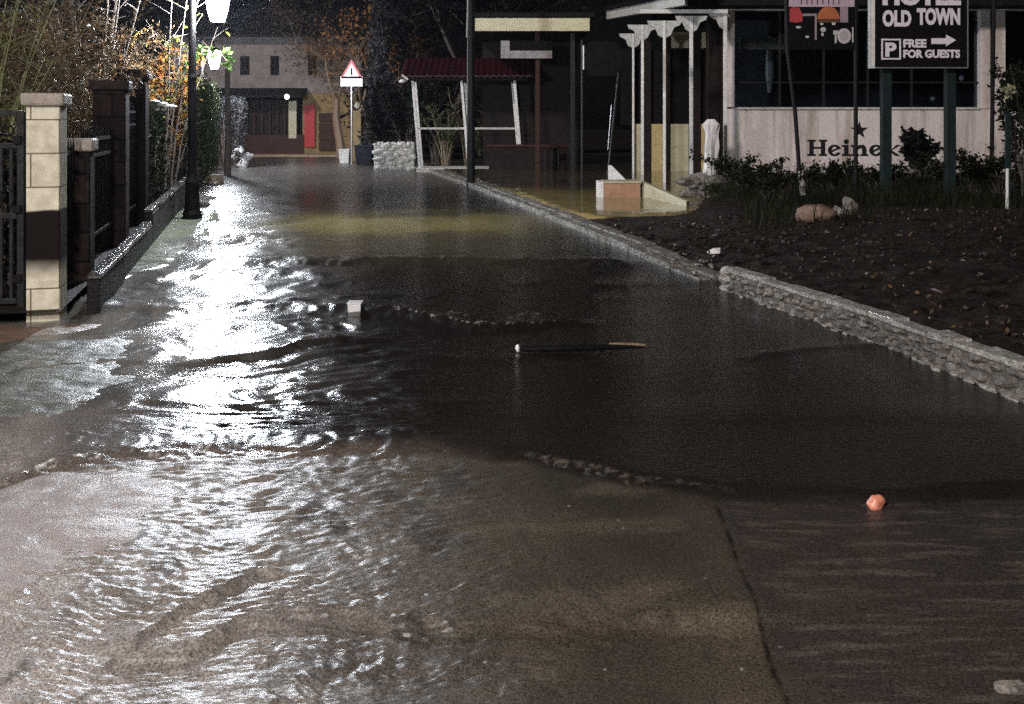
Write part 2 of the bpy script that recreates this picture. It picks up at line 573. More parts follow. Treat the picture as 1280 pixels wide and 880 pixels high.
# ------------------------------------------------------------------ numpy noise
def vnoise(x, y, seed=0):
    xi, yi = np.floor(x), np.floor(y)
    fx, fy = x - xi, y - yi
    xi = xi.astype(np.int64)
    yi = yi.astype(np.int64)
    ux = fx * fx * fx * (fx * (fx * 6 - 15) + 10)
    uy = fy * fy * fy * (fy * (fy * 6 - 15) + 10)

    def g(ix, iy):
        h = (ix * 374761393 + iy * 668265263 + seed * 1442695041) & 0xFFFFFFFF
        h = ((h ^ (h >> 13)) * 1274126177) & 0xFFFFFFFF
        h = (h ^ (h >> 16)) & 0xFFFF
        a = h * (2 * np.pi / 65536.0)
        return np.cos(a), np.sin(a)
    r = []
    for dx, dy in ((0, 0), (1, 0), (0, 1), (1, 1)):
        cx, sx = g(xi + dx, yi + dy)
        r.append(cx * (fx - dx) + sx * (fy - dy))
    a = r[0] + ux * (r[1] - r[0])
    b = r[2] + ux * (r[3] - r[2])
    return (a + uy * (b - a)) * 1.5


def fbm(x, y, oct=4, seed=0, gain=0.5):
    s, a = 0, 1.0
    for i in range(oct):
        s = s + a * vnoise(x * 2 ** i, y * 2 ** i, seed + i * 17)
        a *= gain
    return s


def sstep(a, b, x):
    t = np.clip((x - a) / (b - a), 0, 1)
    return t * t * (3 - 2 * t)


def poly_sd(px, py, poly):
    """signed distance to a polygon, positive inside"""
    d = np.full(px.shape, 1e9)
    ins = np.zeros(px.shape, bool)
    n = len(poly)
    for i in range(n):
        x0, y0 = poly[i][:2]
        x1, y1 = poly[(i + 1) % n][:2]
        ex, ey = x1 - x0, y1 - y0
        t = np.clip(((px - x0) * ex + (py - y0) * ey) / (ex * ex + ey * ey), 0, 1)
        d = np.minimum(d, np.hypot(px - x0 - t * ex, py - y0 - t * ey))
        c = ((y0 <= py) & (py < y1)) | ((y1 <= py) & (py < y0))
        xs = x0 + (py - y0) / (ey if abs(ey) > 1e-9 else 1e-9) * ex
        ins ^= c & (px < xs)
    return np.where(ins, d, -d)


def grid_obj(name, gx, gy, gz, m, attrs=None, loc=(0, 0, 0)):
    r, c = gx.shape
    me = bpy.data.meshes.new(name)
    nv = r * c
    me.vertices.add(nv)
    co = np.stack([gx, gy, gz], -1).reshape(-1).astype(np.float32)
    me.vertices.foreach_set('co', co)
    i = np.arange(nv).reshape(r, c)
    q = np.stack([i[:-1, :-1], i[:-1, 1:], i[1:, 1:], i[1:, :-1]], -1).reshape(-1, 4)
    nf = len(q)
    me.loops.add(nf * 4)
    me.loops.foreach_set('vertex_index', q.reshape(-1).astype(np.int32))
    me.polygons.add(nf)
    me.polygons.foreach_set('loop_start', (np.arange(nf) * 4).astype(np.int32))
    me.polygons.foreach_set('use_smooth', np.ones(nf, bool))
    me.update(calc_edges=True)
    for k, v in (attrs or {}).items():
        if v.ndim == 3:
            a = me.attributes.new(k, 'FLOAT_COLOR', 'POINT')
            full = np.concatenate([v, np.ones(v.shape[:2] + (1,))], -1)
            a.data.foreach_set('color', full.reshape(-1).astype(np.float32))
        else:
            a = me.attributes.new(k, 'FLOAT', 'POINT')
            a.data.foreach_set('value', v.reshape(-1).astype(np.float32))
    me.validate()
    o = bpy.data.objects.new(name, me)
    COL.objects.link(o)
    me.materials.append(m)
    o.location = loc
    return o


# road frame: s runs along the road, t to its right; t = 0 is the fence line on the left
TH = 0.2609
D = (-math.sin(TH), math.cos(TH))
R = (math.cos(TH), math.sin(TH))
O = (-3.56, 7.56)


def rd(s, t, z=0.0):
    return (O[0] + s * D[0] + t * R[0], O[1] + s * D[1] + t * R[1], z)


#@@PART2
# ------------------------------------------------------------------ night sky and the faint light from the town behind the camera
w = bpy.data.worlds.new('World')
sc.world = w
w.use_nodes = True
wn = w.node_tree
bg = wn.nodes['Background']
sky = wn.nodes.new('ShaderNodeTexSky')
sky.sky_type = 'NISHITA'
sky.sun_disc = False
SUN_EL, SUN_AZ = math.radians(27), math.radians(-148)       # light comes from behind and left of the camera
sky.sun_elevation = SUN_EL
sky.sun_rotation = SUN_AZ
hs = wn.nodes.new('ShaderNodeHueSaturation')
hs.inputs['Saturation'].default_value = 0.55
wn.links.new(sky.outputs[0], hs.inputs['Color'])
wn.links.new(hs.outputs[0], bg.inputs[0])
bg.inputs[1].default_value = 0.0004
sun = bpy.data.lights.new('town_glow', 'SUN')
sun.energy = 2.0
sun.angle = math.radians(6)
sun.color = (1.0, 0.90, 0.86)
suno = bpy.data.objects.new('town_glow', sun)
COL.objects.link(suno)
sd = Vector((math.sin(SUN_AZ) * math.cos(SUN_EL), math.cos(SUN_AZ) * math.cos(SUN_EL), math.sin(SUN_EL)))
suno.rotation_euler = sd.to_track_quat('Z', 'Y').to_euler()
suno.location = sd * 60

# ------------------------------------------------------------------ ground, road, garden
struct(MB().add([(-90, -40, -.12), (90, -40, -.12), (90, 150, -.12), (-90, 150, -.12)], [(0, 1, 2, 3)]).build('ground', M['soil']))
a, b, c, d = rd(-30, -.6), rd(60, -.6), rd(60, 6.4), rd(-30, 6.4)
struct(MB().add([(*p[:2], -.10) for p in (a, d, c, b)], [(0, 1, 2, 3)]).build('road', M['asphalt']))
a, b, c, d = rd(-.1, -30), rd(31, -30), rd(31, .02), rd(-.1, .02)
struct(MB().add([(*p[:2], .10) for p in (a, d, c, b)], [(0, 1, 2, 3)]).build('garden_ground', M['garden']))

hm = bpy.data.materials.new('damp_night_air')
hm.use_nodes = True
hm.node_tree.nodes.remove(hm.node_tree.nodes['Principled BSDF'])
hv = hm.node_tree.nodes.new('ShaderNodeVolumePrincipled')
hv.inputs['Color'].default_value = (0.80, 0.84, 1.0, 1)
hv.inputs['Density'].default_value = 0.00022
hv.inputs['Anisotropy'].default_value = 0.55
hm.node_tree.links.new(hv.outputs[0], hm.node_tree.nodes['Material Output'].inputs['Volume'])
hz = MB().box(-95, 95, -45, 155, -1.2, 16).build('haze', hm)
struct(hz, True)

# ------------------------------------------------------------------ the flood water


def pl(points):                            # photo polyline on the water -> arrays in the world, sorted by X
    q = sorted(gp(x, y)[:2] for x, y in points)
    return np.array([p[0] for p in q]), np.array([p[1] for p in q])


rows = np.concatenate([np.linspace(2200, 925, 90), np.linspace(920, 420, 620), np.linspace(419, 196, 250)])
Yr = F * EYE / (rows - HZ)
cols = np.linspace(0, 1, 1400)
Xl, Xr = -(.86 * Yr + .9), .68 * Yr + 1.1
GX = Xl[:, None] + cols[None, :] * (Xr - Xl)[:, None]
GY = np.repeat(Yr[:, None], len(cols), 1)
S = (GX - O[0]) * D[0] + (GY - O[1]) * D[1]
T = (GX - O[0]) * R[0] + (GY - O[1]) * R[1]
dY = np.abs(np.gradient(Yr))[:, None]
near = sstep(5.6, 4.6, GY)
warp = fbm(T / 1.3, S / 1.3, 3, 5) * (.25 - .17 * near)
warp2 = fbm(T / .5, S / .5, 2, 9) * .06
Z = np.zeros_like(GX)
act = 1.15 * sstep(3.0, 1.9, T + .6 * warp)                        # lively on the left, smooth to the right
act *= .65 + .6 * np.clip(fbm(T / 1.1, S / 2.2, 3, 21), -.9, .9)
near = sstep(5.6, 4.6, GY)                                  # thin sheet running in the foreground
act = np.clip(act, 0.05, 1.3)
act = np.maximum(act, near * sstep(3.0, 1.9, T) * .7)
act = np.maximum(act, .07)
lost = np.zeros_like(GX)


TT = T * (1 - near) + (GX + 2.6) * near
SS = S * (1 - near) + (GY - 6.0) * near
brk = .35 + .9 * np.clip(fbm(GX / .16, GY / .12, 3, 27) + .35, 0, 1.3)     # broken into patches


def layer(ls, lt, slope, seed, ridged=False, k=act, skew=0.0):
    global Z, lost
    fade = np.clip((ls / (2.2 * dY)) - 1.0, 0, 1)
    n = vnoise((TT + skew * SS + warp) / lt, (SS + warp + warp2) / ls, seed)
    if ridged:
        n = .55 - np.abs(n) * 1.1
    Z += n * slope * ls / 1.5 * k * fade
    lost = lost + (slope * k * (1 - fade)) ** 2


big = act * (1 - .8 * near)
fine = act * (1 + .35 * near)
edge_ = np.exp(-((T + .5 * warp - 2.15) / .55) ** 2)           # the chop is sharpest along the right edge of the current
calm = .42 + .75 * edge_ + .45 * np.clip(fbm(T / .6, S / .9, 3, 23) - .15, 0, 1)
layer(1.5, 3.0, .035, 31, k=np.maximum(act, .2))
layer(.62, 1.3, .09, 32, k=np.maximum(big, .05), skew=.2)
layer(.34, .70, .13, 33, True, k=big * np.minimum(calm + .2, 1.1), skew=.12)
layer(.15, .30, .20, 34, True, k=act * calm * (1 - .93 * near), skew=-.06)
layer(.075, .16, .24, 35, k=fine * calm * (1 - .6 * near), skew=.03)
layer(.036, .075, .34, 36, k=fine * (calm * .5 * (1 - near) + near * .85 * brk), skew=-.02)
layer(.019, .036, .30, 37, k=fine * (calm * .45 * (1 - near) + near * .95 * brk))


def dist_line(points, e=.25):
    xs, ys = pl(points)
    yl = np.interp(GX, xs, ys)
    win = sstep(xs[0] - e, xs[0] + e, GX) * sstep(xs[-1] + e, xs[-1] - e, GX)
    return GY - yl, win


def step_line(points, h, w_, e=.25):       # the water drops by h towards the camera over the width w_
    global Z
    dl, win = dist_line(points, e)
    dl = dl + fbm(GX / .22, GY / .22, 3, 41) * .03
    Z += win * h * (sstep(-w_ * .5, w_ * .5, dl) - .5) * np.exp(-(np.abs(dl) / 1.1) ** 1.5) * 1.6
    return dl, win


def crest(points, h, w_, e=.25, sd_=51):   # a standing crest
    global Z
    dl, win = dist_line(points, e)
    dl = dl + fbm(GX / .3, GY / .5, 3, sd_) * .05 * max(1, w_ / .1)
    Z += win * h * np.exp(-(dl / w_) ** 2)
    return dl, win


J1 = [(-200, 640), (0, 606), (60, 582), (150, 567), (270, 560), (400, 565), (520, 560), (640, 566), (720, 582), (800, 600),
      (900, 613), (1000, 616), (1100, 624), (1290, 606)]
d1, w1 = step_line(J1, .017, .16)
d2, w2 = step_line([(150, 812), (200, 812), (247, 806), (300, 775), (360, 764), (430, 772), (500, 779), (620, 780), (720, 777), (1000, 776)], .022, .10, .2)
step_line([(130, 830), (175, 800), (230, 765), (290, 735), (335, 722)], .016, .08, .1)
d4, w4 = crest([(90, 380), (150, 384), (220, 390), (290, 384), (380, 384), (444, 388), (500, 388), (545, 398), (590, 410), (640, 408), (720, 402)], .042, .16)
crest([(240, 458), (300, 452), (350, 445), (390, 433), (470, 425)], .034, .09, .2, 52)
crest([(300, 510), (360, 500), (440, 490)], .014, .06, .15, 58)
crest([(180, 346), (270, 345), (370, 340)], .05, .30, .4, 53)
d7, w7 = crest([(250, 330), (350, 328), (480, 325), (640, 327), (800, 330)], .042, .28, .4, 54)
crest([(560, 365), (680, 352), (830, 356)], .014, .22, .3, 55)
crest([(220, 306), (330, 300), (400, 302)], .04, .45, .5, 56)
d8, w8 = crest([(470, 437), (600, 452), (700, 446)], .012, .12, .2, 57)
crest([(930, 447), (1050, 432), (1120, 430)], .012, .10, .2, 59)

# water colour: suspended sediment, pavement under thin water, lamp light painted in at left
def mixc(a_, b_, k):
    return a_ * (1 - k[..., None]) + np.array(b_) * k[..., None]


n1 = fbm(T / .9, S / 1.6, 5, 61)
n2 = fbm(T / .25, S / .5, 4, 62)
mud_and_glow = np.zeros(GX.shape + (3,)) + np.array((.013, .011, .010))
front = sstep(-.02, -.16, d1) * w1
k = front * np.clip(.75 + .5 * n1, 0, 1)
mud_and_glow = mixc(mud_and_glow, (.050, .041, .030), k * sstep(4.6, 3.2, T))
mud_and_glow = mixc(mud_and_glow, (.070, .058, .042), np.clip(front * sstep(.1, .7, fbm(T / .8, S / .28, 5, 68)) * sstep(4.4, 3.2, T) * .8, 0, 1))
mud_and_glow = mixc(mud_and_glow, (.26, .245, .232), np.clip(front * sstep(2.5, .7, T) * (.75 + .5 * n2), 0, 1))
mud_and_glow = mixc(mud_and_glow, (.33, .30, .29), np.clip(sstep(1.25, -.05, T + .25 * n1) * sstep(5.8, 4.9, GY) * (.9 + .3 * n2), 0, 1))
mud_and_glow = mixc(mud_and_glow, (.10, .105, .085), np.clip(sstep(.5, -.1, T + .25 * n1) * sstep(5.2, 5.8, GY) * sstep(8.2, 7.4, GY) * (.8 + .4 * n2), 0, 1))
mud_and_glow = mixc(mud_and_glow, (.035, .030, .026), np.clip(front * sstep(.35, .7, n2 + .4 * n1) * .7, 0, 1))
mud_and_glow = mixc(mud_and_glow, (.20, .195, .18), np.clip(sstep(2.3, .4, T + .35 * n1) * sstep(4.8, 6.5, GY) * (.8 + .4 * n2), 0, 1))  # lamp light on the water, painted in as a paler colour
mud_and_glow = mixc(mud_and_glow, (.24, .235, .225), np.clip(sstep(2.2, .6, T + .3 * n1) * sstep(9.5, 14, GY) * sstep(30, 24, GY) * (.85 + .3 * n2), 0, 1))  # far lamp streak, also put into the colour
# the joint in the road surface and the darker patch right of it
xa, ya, _ = gp(893, 622)
xb, yb, _ = gp(990, 885)
xl = np.interp(GY, [yb, ya], [xb, xa]) + fbm(GY / .3, GY * 0, 3, 66) * .008
dj = GX - xl
inj = sstep(ya + .05, ya - .1, GY)
mud_and_glow = mixc(mud_and_glow, (.028, .0235, .021), np.clip(sstep(-.015, .03, dj) * inj * (.9 + .25 * n2), 0, 1))
mud_and_glow = mixc(mud_and_glow, (.062, .054, .047), np.clip(sstep(.0, .1, dj) * inj * sstep(-.1, .9, fbm(GX / .35, GY / .06, 5, 67, .65)) * .8, 0, 1))
mud_and_glow = mixc(mud_and_glow, (.006, .005, .005), np.exp(-(dj / .009) ** 2) * inj * np.clip(.75 + fbm(GY / .12, GY * 0, 3, 69), .2, 1))
Z -= .003 * np.exp(-(dj / .02) ** 2) * inj
# tan bands across the water further up the road
xs_ = sstep(-4.5, -2.6, GX) * sstep(1.2, -.6, GX)
mud_and_glow = mixc(mud_and_glow, (.17, .14, .058), np.exp(-((GY - 14.6 + .8 * n1) / 1.4) ** 2) * xs_ * .9)
mud_and_glow = mixc(mud_and_glow, (.10, .085, .05), np.exp(-((GY - 12.0) / 1.6) ** 2) * xs_ * .5)
mud_and_glow = mixc(mud_and_glow, (.11, .10, .095), sstep(19, 25, GY) * .8)
bnd = np.exp(-((d1 + .05 + .05 * n2) / .12) ** 2) * sstep(2.8, 1.6, T)
mud_and_glow = mixc(mud_and_glow, (.12, .10, .086), np.clip(bnd * .8, 0, .85))
mud_and_glow = mixc(mud_and_glow, (.13, .11, .09), np.exp(-((d1 - .01 + .03 * n2) / .022) ** 2) * sstep(.0, .15, GX) * sstep(1.1, .4, GX) * np.clip(.35 + fbm(GX / .05, GY / .03, 4, 78), 0, 1) * .6)
# foam along the crests
fo = np.exp(-((d4 + .02 + .05 * fbm(GX / .06, GY / .06, 3, 70)) / .022) ** 2) * w4 * sstep(-1.25, -.95, GX) * sstep(.5, -.2, GX) * sstep(-.25, .35, fbm(GX / .12, GY / .05, 4, 71) + .1)
fo += np.exp(-((d4 - .3) / .12) ** 2) * w4 * sstep(-.9, -.5, GX) * sstep(.55, .1, GX) * sstep(.25, .5, fbm(GX / .12, GY / .2, 3, 72)) * .6
fo += np.exp(-(d7 / .12) ** 2) * w7 * sstep(-3.0, -2.2, GX) * sstep(.3, -.3, GX) * sstep(.1, .6, fbm(GX / .25, GY / .25, 3, 73)) * .4
fo += np.exp(-((d1 + .02) / .035) ** 2) * sstep(.1, .25, GX) * sstep(.75, .5, GX) * sstep(.1, .4, fbm(GX / .06, GY / .1, 3, 74)) * .15
fo += np.exp(-((d1 - .02) / .05) ** 2) * sstep(-2.4, -2.2, GX) * sstep(-1.35, -1.6, GX) * sstep(.1, .35, fbm(GX / .12, GY / .15, 3, 75))
fo += sstep(.93, 1.0, fbm(GX / .05, GY / .08, 2, 76)) * sstep(4.2, 1.2, T) * front * .6
fo = np.clip(fo * sstep(-.15, .45, fbm(GX / .035, GY / .05, 3, 79)), 0, .8)
mud_and_glow = mixc(mud_and_glow, (.55, .54, .52), fo)
Z += fo * .002
rgh = .19 - .03 * np.clip(act, 0, 1) * (1 - near) - .03 * sstep(1.8, 3.0, T) * (1 - near) + np.sqrt(lost) * .30 + .3 * fo + .19 * front + .15 * sstep(17, 25, GY) * sstep(1.8, 3.2, T)
rgh = np.clip(rgh, .045, .5)

wm, wnt, wb = nt_new('muddy_flood_water')
N_, L_ = wnt.nodes, wnt.links
at1 = N_.new('ShaderNodeAttribute')
at1.attribute_name = 'mud_and_glow'
at2 = N_.new('ShaderNodeAttribute')
at2.attribute_name = 'rgh'
tcg = N_.new('ShaderNodeTexCoord')
ng = N_.new('ShaderNodeTexNoise')
ng.inputs['Scale'].default_value = 120
ng.inputs['Detail'].default_value = 5
ng.inputs['Roughness'].default_value = 0.7
L_.new(tcg.outputs['Object'], ng.inputs['Vector'])
rg_ = N_.new('ShaderNodeValToRGB')
rg_.color_ramp.elements[0].position = .36
rg_.color_ramp.elements[0].color = (.35, .34, .33, 1)
rg_.color_ramp.elements[1].position = .66
rg_.color_ramp.elements[1].color = (1.75, 1.72, 1.68, 1)
L_.new(ng.outputs['Fac'], rg_.inputs['Fac'])
mg = N_.new('ShaderNodeMix')
mg.data_type = 'RGBA'
mg.blend_type = 'MULTIPLY'
mg.inputs['Factor'].default_value = 1.0
L_.new(at1.outputs['Color'], mg.inputs['A'])
L_.new(rg_.outputs['Color'], mg.inputs['B'])
L_.new(mg.outputs['Result'], wb.inputs['Base Color'])
L_.new(at2.outputs['Fac'], wb.inputs['Roughness'])
wb.inputs['IOR'].default_value = 1.35
tcw = N_.new('ShaderNodeTexCoord')
mpw = N_.new('ShaderNodeMapping')
mpw.inputs['Rotation'].default_value = (0, 0, -TH)
mpw.inputs['Scale'].default_value = (1, 2.2, 1)
L_.new(tcw.outputs['Object'], mpw.inputs[0])
nw = N_.new('ShaderNodeTexNoise')
nw.inputs['Scale'].default_value = 34
nw.inputs['Detail'].default_value = 3
L_.new(mpw.outputs[0], nw.inputs['Vector'])
bw = N_.new('ShaderNodeBump')
bw.inputs['Strength'].default_value = 0.3
bw.inputs['Distance'].default_value = 0.012
L_.new(nw.outputs['Fac'], bw.inputs['Height'])
L_.new(bw.outputs[0], wb.inputs['Normal'])
struct(grid_obj('water', GX, GY, Z, wm, {'mud_and_glow': mud_and_glow, 'rgh': rgh}))

# ------------------------------------------------------------------ driveway apron rising out of the water on the left
A1 = [gp(*p) for p in ((-500, 405), (20, 404), (118, 405), (185, 428), (168, 468), (120, 512), (40, 530), (-500, 540))]
A2 = [gp(*p) for p in ((-500, 625), (-20, 618), (60, 592), (170, 588), (225, 600), (190, 650), (150, 690), (70, 735), (-40, 760), (-500, 790))]
ax = np.linspace(-7.5, -.9, 330)
ay = np.linspace(2.6, 7.9, 300)
AX, AY = np.meshgrid(ax, ay)
wb_ = fbm(AX / .4, AY / .4, 4, 81) * .10
s1 = poly_sd(AX, AY, A1) + wb_
s2 = poly_sd(AX, AY, A2) + wb_
AZ = np.maximum(-.045 + .074 * sstep(-.5, .5, s1), -.045 + .058 * sstep(-.45, .4, s2)) + fbm(AX / .12, AY / .09, 4, 82) * .006
AZ += np.clip(-AX - 3.5, 0, 4) * .02 * sstep(-.1, .4, s1)
am = mat('wet_concrete_apron', (.16, .14, .115), (.075, .07, .055), rough=.42, rough2=.6, scale=3.2, bump=.25, bscale=60, detail=9)
n_ = am.node_tree
tone = np.clip(sstep(5.0, 4.4, AY) , 0, 1)
colr = np.zeros(AX.shape + (3,)) + np.array((.085, .088, .07))
gn = fbm(AX / .35, AY / .25, 5, 83)
colr = mixc(colr, (.13, .135, .105), np.clip(gn * .9 + .3, 0, 1))
colr = mixc(colr, (.045, .045, .035), sstep(.25, .7, fbm(AX / .25, AY / .2, 5, 84)))
cut = sstep(.03, -.03, (AX + 3.05) - (AY - 7.3) * .9 + .02 * gn)     # redder paving and a painted shadow, left of a diagonal joint
colr = mixc(colr, (.20, .135, .095), cut * sstep(6.4, 6.6, AY + .25 * (AX + 3.6)))
colr = mixc(colr, (.045, .026, .026), cut * sstep(6.6, 6.4, AY + .25 * (AX + 3.6)) * sstep(5.4, 5.7, AY))  # triangular shadow, painted dark into the paving colour
colr = mixc(colr, (.27, .24, .232), tone)
colr = colr * (1 + .16 * fbm(AX / .05, AY / .05, 3, 85))[..., None]
ab = n_.nodes['Principled BSDF']
aa = n_.nodes.new('ShaderNodeAttribute')
aa.attribute_name = 'tone'
n_.links.new(aa.outputs['Color'], ab.inputs['Base Color'])
struct(grid_obj('driveway', AX, AY, AZ, am, {'tone': np.clip(colr, 0, 1)}))

# strip of pavement along the low wall, awash
px_ = np.linspace(.16, 1.35, 40)
ps_ = np.linspace(.5, 9.2, 200)
PT, PS = np.meshgrid(px_, ps_)
PXw = O[0] + PS * D[0] + PT * R[0]
PYw = O[1] + PS * D[1] + PT * R[1]
edge = .62 + .25 * sstep(2, 7, PS) + .10 * fbm(PS / .5, PS * 0 + 3, 4, 91) - .45 * sstep(3.2, 1.2, PS)
PZ = -.05 + .075 * sstep(.12, -.12, PT - edge) + fbm(PT / .2, PS / .3, 3, 92) * .006
struct(grid_obj('pavement', PXw, PYw, PZ, mat('wet_pavement', (.26, .28, .20), (.12, .125, .09), rough=.12, rough2=.4, scale=2.5, bump=.6, bscale=14)))

# ------------------------------------------------------------------ right bank
KY = [2.0, 5.4, 5.6, 6.93, 8.85, 10.3, 14.0, 22.07, 29.0, 40.0]
KX = [3.75, 2.87, 2.83, 2.54, 1.99, 1.63, .86, -.92, -2.6, -5.2]


def kx(y):
    return np.interp(y, KY, KX)


by = np.concatenate([np.linspace(1.5, 12, 240), np.linspace(12.1, 46, 200)])
bu = np.concatenate([np.linspace(-.05, 2, 60), np.linspace(2.05, 34, 180)])
BU, BY = np.meshgrid(bu, by)
BX = kx(BY) + BU
wallk = sstep(9.15, 8.7, BY)                               # behind the stone wall the bank is level with its top
gap = sstep(8.6, 9.0, BY) * sstep(11.0, 10.4, BY)
BZ = .10 + .07 * wallk + .16 * sstep(.4, 3.0, BU) * sstep(15.5, 12.5, BY) + .10 * sstep(2.5, 6, BU)
BZ = BZ - gap * .13 * sstep(1.0, .0, BU)
BZ += fbm(BX / .9, BY / .9, 4, 101) * .025 + np.abs(fbm(BX / .22, BY / .22, 4, 102)) * .035 * sstep(.1, .5, BU)
ter = [gp(628, 240, .1), gp(672, 268, .1), gp(760, 272, .1), gp(862, 268, .1), gp(905, 222, .1), gp(905, 190, .1), gp(700, 190, .1), gp(520, 204, .1), gp(590, 233, .1)]
tsd = poly_sd(BX, BY, ter)
BZ = BZ * (1 - sstep(-.35, .1, tsd)) + .09 * sstep(-.35, .1, tsd)
far = sstep(24, 27, BY)
BZ = BZ * (1 - far) + .06 * far
BZ = BZ - .05 * sstep(.7, .25, BU) * sstep(9.2, 10.5, BY)
BZ = np.where((BU < np.where(BY > 9.3, .30, .12)) & (gap < .5), -.06, BZ)
BZ = np.where(BU < .0, -.06, BZ)
struct(grid_obj('bank_ground', BX, BY, BZ, M['soil']))
tx = np.linspace(-5.0, 7.5, 200)
ty = np.linspace(14.2, 41, 220)
TX, TY = np.meshgrid(tx, ty)
tsd = np.minimum(poly_sd(TX, TY, ter), TX - kx(TY) - .40)
TZ = -.08 + .20 * sstep(-.25, .05, tsd + fbm(TX / .5, TY / .5, 3, 111) * .12) + fbm(TX / .8, TY / .8, 3, 112) * .003
yellow_sheen = np.clip(sstep(21.5, 18.5, TY + .5 * fbm(TX / .9, TY / .9, 3, 113)) * (.75 + .4 * fbm(TX / .5, TY / .25, 4, 114)), 0, 1)  # yellow reflection painted into the front of the terrace
tnt = M['terrace'].node_tree
tb_ = tnt.nodes['Principled BSDF']
tsrc = tb_.inputs['Base Color'].links[0].from_socket
tat = tnt.nodes.new('ShaderNodeAttribute')
tat.attribute_name = 'yellow_sheen'
tmx = tnt.nodes.new('ShaderNodeMix')
tmx.data_type = 'RGBA'
tnt.links.new(tat.outputs['Fac'], tmx.inputs['Factor'])
tnt.links.new(tsrc, tmx.inputs['A'])
tmx.inputs['B'].default_value = (.25, .19, .075, 1)
tnt.links.new(tmx.outputs['Result'], tb_.inputs['Base Color'])
struct(grid_obj('terrace_paving', TX, TY, TZ, M['terrace'], {'yellow_sheen': yellow_sheen}))

# low kerb along the far stretch, stone by stone
kb = MB()
rng = random.Random(7)
y = 9.5
while y < 30:
    ln = rng.uniform(.5, 1.0)
    y2 = y + ln
    x0_, x1_ = float(kx(y)), float(kx(y2 - .02))
    for off, wd, zz in ((0, .15, .085), (.165, .19, .10)):
        zt = zz * (.45 + .55 * float(sstep(9.3, 12.0, y))) + rng.uniform(-.012, .010)
        j_ = [rng.uniform(-.014, .014) for _ in range(8)]
        kb.add([(x0_ + off, y, -.1), (x0_ + off + wd, y, -.1), (x1_ + off + wd, y2 - .015, -.1), (x1_ + off, y2 - .015, -.1),
                (x0_ + off + .012 + j_[0], y + j_[4], zt + j_[6]), (x0_ + off + wd + j_[1], y + j_[5], zt + j_[7] * .6), (x1_ + off + wd + j_[2], y2 - .015, zt), (x1_ + off + .012 + j_[3], y2 - .015, zt + j_[5] * .5)],
               [(0, 3, 2, 1), (4, 5, 6, 7), (0, 1, 5, 4), (1, 2, 6, 5), (2, 3, 7, 6), (3, 0, 4, 7)])
    y = y2
for i in range(60):
    y = rng.uniform(8.9, 13)
    kb.rock((float(kx(y)) + rng.uniform(.0, .5), y, .05 + .02 * rng.random()), (rng.uniform(.02, .05), rng.uniform(.02, .06), .025), rng, 14)
struct(kb.build('kerb', M['kerbstrip'], bevel=.02))
#@@PART3
# ------------------------------------------------------------------ rough stone wall at the edge of the right bank
rng = random.Random(11)
sw = thing('stone_wall', 'low rough stone wall holding the dark bank along the right edge of the flooded street', 'stone wall', (2.43, 7.2, 0))


def wl(y, u, z):                           # along the wall, into the bank, up
    e = .02
    x = float(kx(y))
    return Vector((x + u - 2.43, y - .2 * u * 0 - 7.2, z))


core = MB()
ysw = np.linspace(3.0, 9.0, 50)
for i in range(len(ysw) - 1):
    p = [wl(ysw[i], .022, -.1), wl(ysw[i + 1], .022, -.1), wl(ysw[i + 1], .022, .175), wl(ysw[i], .022, .175),
         wl(ysw[i], .20, -.1), wl(ysw[i + 1], .20, -.1), wl(ysw[i + 1], .20, .175), wl(ysw[i], .20, .175)]
    core.add(p, [(0, 3, 2, 1), (3, 7, 6, 2), (4, 5, 6, 7)] + ([(0, 4, 7, 3)] if i == 0 else []) + ([(1, 2, 6, 5)] if i == len(ysw) - 2 else []))
core.build('mortar_core', M['mortar'], sw)
st = MB()
for row, (zc, hh) in enumerate(((.0, .040), (.05, .036), (.10, .034), (.145, .030))):
    y = 3.0 + rng.uniform(0, .1)
    while y < 8.95:
        ln = rng.uniform(.05, .20)
        c = wl(y + ln / 2, .040 + rng.uniform(-.008, .008), zc + rng.uniform(-.012, .012))
        st.rock(c, (.045, ln * .54, hh * rng.uniform(.8, 1.25)), rng, 24)
        y += ln * .97
st.build('facing_stones', M['rubble'], sw, bevel=.006)
cp = MB()
y = 3.0
while y < 8.98:
    ln = rng.uniform(.14, .40)
    k_ = rng.uniform(-.008, .008)
    p = [wl(y + .006, .010 + k_, .176), wl(y + ln - .006, .012 + k_, .176), wl(y + ln - .006, .15, .178), wl(y + .006, .15, .178)]
    up = Vector((0, 0, rng.uniform(.026, .044)))
    q_ = [v_ + up + Vector((rng.uniform(-.006, .006), rng.uniform(-.01, .01), rng.uniform(-.006, .006))) for v_ in p]
    cp.add(p + q_, [(0, 1, 2, 3), (4, 7, 6, 5), (0, 4, 5, 1), (1, 5, 6, 2), (2, 6, 7, 3), (3, 7, 4, 0)])
    y += ln
for q in range(8):
    cp.rock(wl(8.90 + rng.uniform(-.06, .06), .09 + rng.uniform(-.05, .05), .02 + .024 * q), (.085, .09, .05), rng, 26)
cp.build('coping_stones', M['kerbstone'], sw, bevel=.009)
ft = MB()
y = 3.0
while y < 8.8:
    ln = rng.uniform(.06, .2)
    if rng.random() < .6:
        ft.rock(wl(y + ln / 2, .0 + rng.uniform(-.015, .015), .0), (.03, ln * .5, .022), rng, 16)
    y += ln
ft.build('footing_stones', M['kerbstone'], sw, bevel=.005)

# ------------------------------------------------------------------ left: gate, pillars, low walls, fences
RZ = TH


